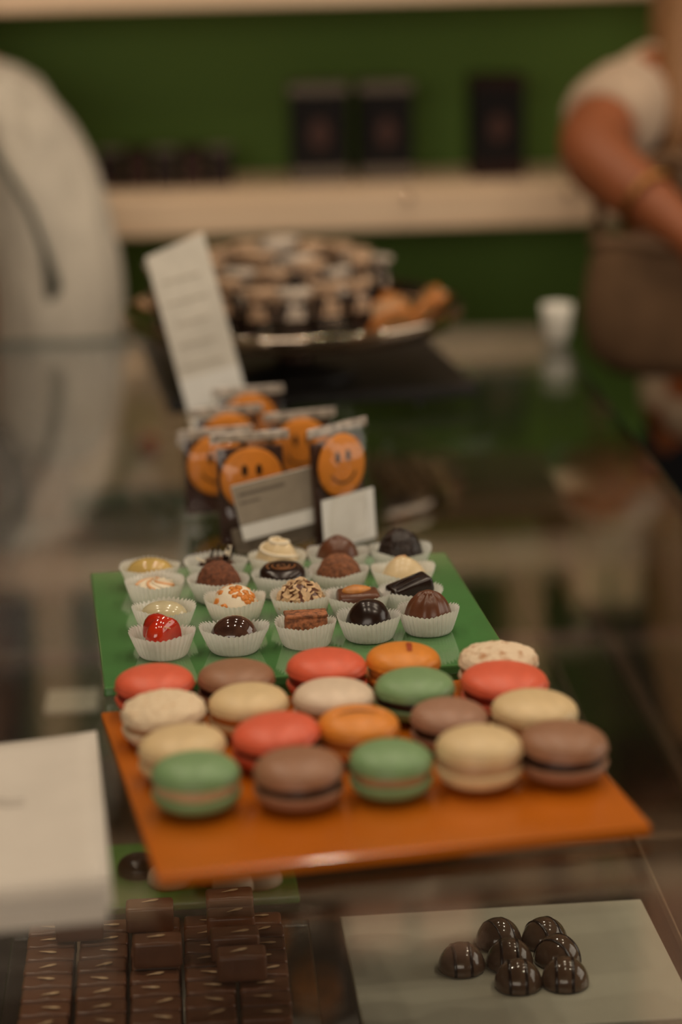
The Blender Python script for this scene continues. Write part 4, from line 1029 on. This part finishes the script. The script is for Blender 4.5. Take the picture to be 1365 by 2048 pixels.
V = [P['pelvis']+Vector((0, 0, .07)), P['pelvis']+Vector((0, 0, -.03)), P['hipL'], P['kneeL'], P['ankleL']+Vector((0, 0, .02)), P['hipR'], P['kneeR'], P['ankleR']+Vector((0, 0, .02))]
skin('trousers', V, [(0, 1), (1, 2), (2, 3), (3, 4), (1, 5), (5, 6), (6, 7)], [(.125, .10), (.135, .11), .118, .085, .066, .118, .085, .066], M['jeans'], t, root=1)
for s in 'LR':
    bm = BM(); bmesh.ops.create_uvsphere(bm, u_segments=20, v_segments=12, radius=1)
    for v in bm.verts: v.co = Vector((v.co.x*.046, v.co.y*.130, max(0, v.co.z*.06)))
    obj('shoe', bm, M['shoe'], t, loc=(P['ankle'+s].x, P['ankle'+s].y-.06, 0))
# long hair falling over the near shoulder
for sd in (-1, 1):
    for j in range(6):
        shp = P['shoulderR'] if sd < 0 else P['shoulderL']
        a0 = P['brow'] + Vector((sd*(.072-.006*j), .055-.018*j, .085)); b0 = Vector((P['neck'].x + sd*(.105+.006*(j % 2)), P['neck'].y + .03-.020*j, shp.z+.050)); e0 = b0 + Vector((sd*.012, -.045, -.13-.012*(j % 3)))
        bm = BM(); tube(bm, [a0, a0*.55+b0*.45+Vector((sd*.012, 0, 0)), b0, b0*.5+e0*.5+Vector((0, -.012, 0)), e0], .02, 10, rr=[.016, .021, .021, .016, .005]); obj('hair_lock', bm, M['hair_light'], t)
bm = BM(); d = (P['wristR']-P['elbowR']).normalized(); bq = P['elbowR']*.25+P['wristR']*.75; u1 = d.cross(Vector((0, 0, 1))).normalized(); u2 = d.cross(u1)
tube(bm, [bq + .033*(math.cos(2*PI*k/24)*u1 + math.sin(2*PI*k/24)*u2) for k in range(24)], .004, 8, closed=True); obj('bracelet', bm, mat('gold', (.45, .22, .07), .3, .5, metal=1), t)
# tan bag held in front
bc = at(1335, 600, 2.45)
t = thing('handbag', 'slouchy tan handbag held before the person at the right', 'bag', (bc.x+.005, 2.50, bc.z-.085), 0)
M['tan_bag'] = mat('tan_canvas', (.15, .085, .045), .8, .2, var=.15, vscale=25, bump=.001, bscale=80)
bm = BM()
lathe(bm, [(0, 0), (.055, .0), (.078, .02), (.086, .06), (.080, .11), (.072, .14), (.066, .14), (.074, .10), (.07, .03), (0, .01)], 48, lambda p, a, i: Vector((p.x*(1+.05*math.sin(3*a)), p.y*.62, p.z+.006*math.sin(2*a)*(p.z > .1))))
obj('pouch', bm, M['tan_bag'], t)
bm = BM(); tube(bm, [(-.072, -.0, .13), (-.072, -.01, .175), (-.045, -.015, .215), (0, -.015, .228), (.045, -.015, .215), (.072, -.01, .175), (.072, 0, .13)], .007, 8); obj('handle', bm, M['tan_bag'], t)
bm = BM(); tube(bm, [(.074*math.cos(2*PI*k/40)*(1+.05*math.sin(6*PI*k/40)), .046*math.sin(2*PI*k/40), .140+.006*math.sin(4*PI*k/40)) for k in range(40)], .005, 8, closed=True); obj('rim', bm, mat('pale_tan_trim', (.36, .21, .12), .7), t)
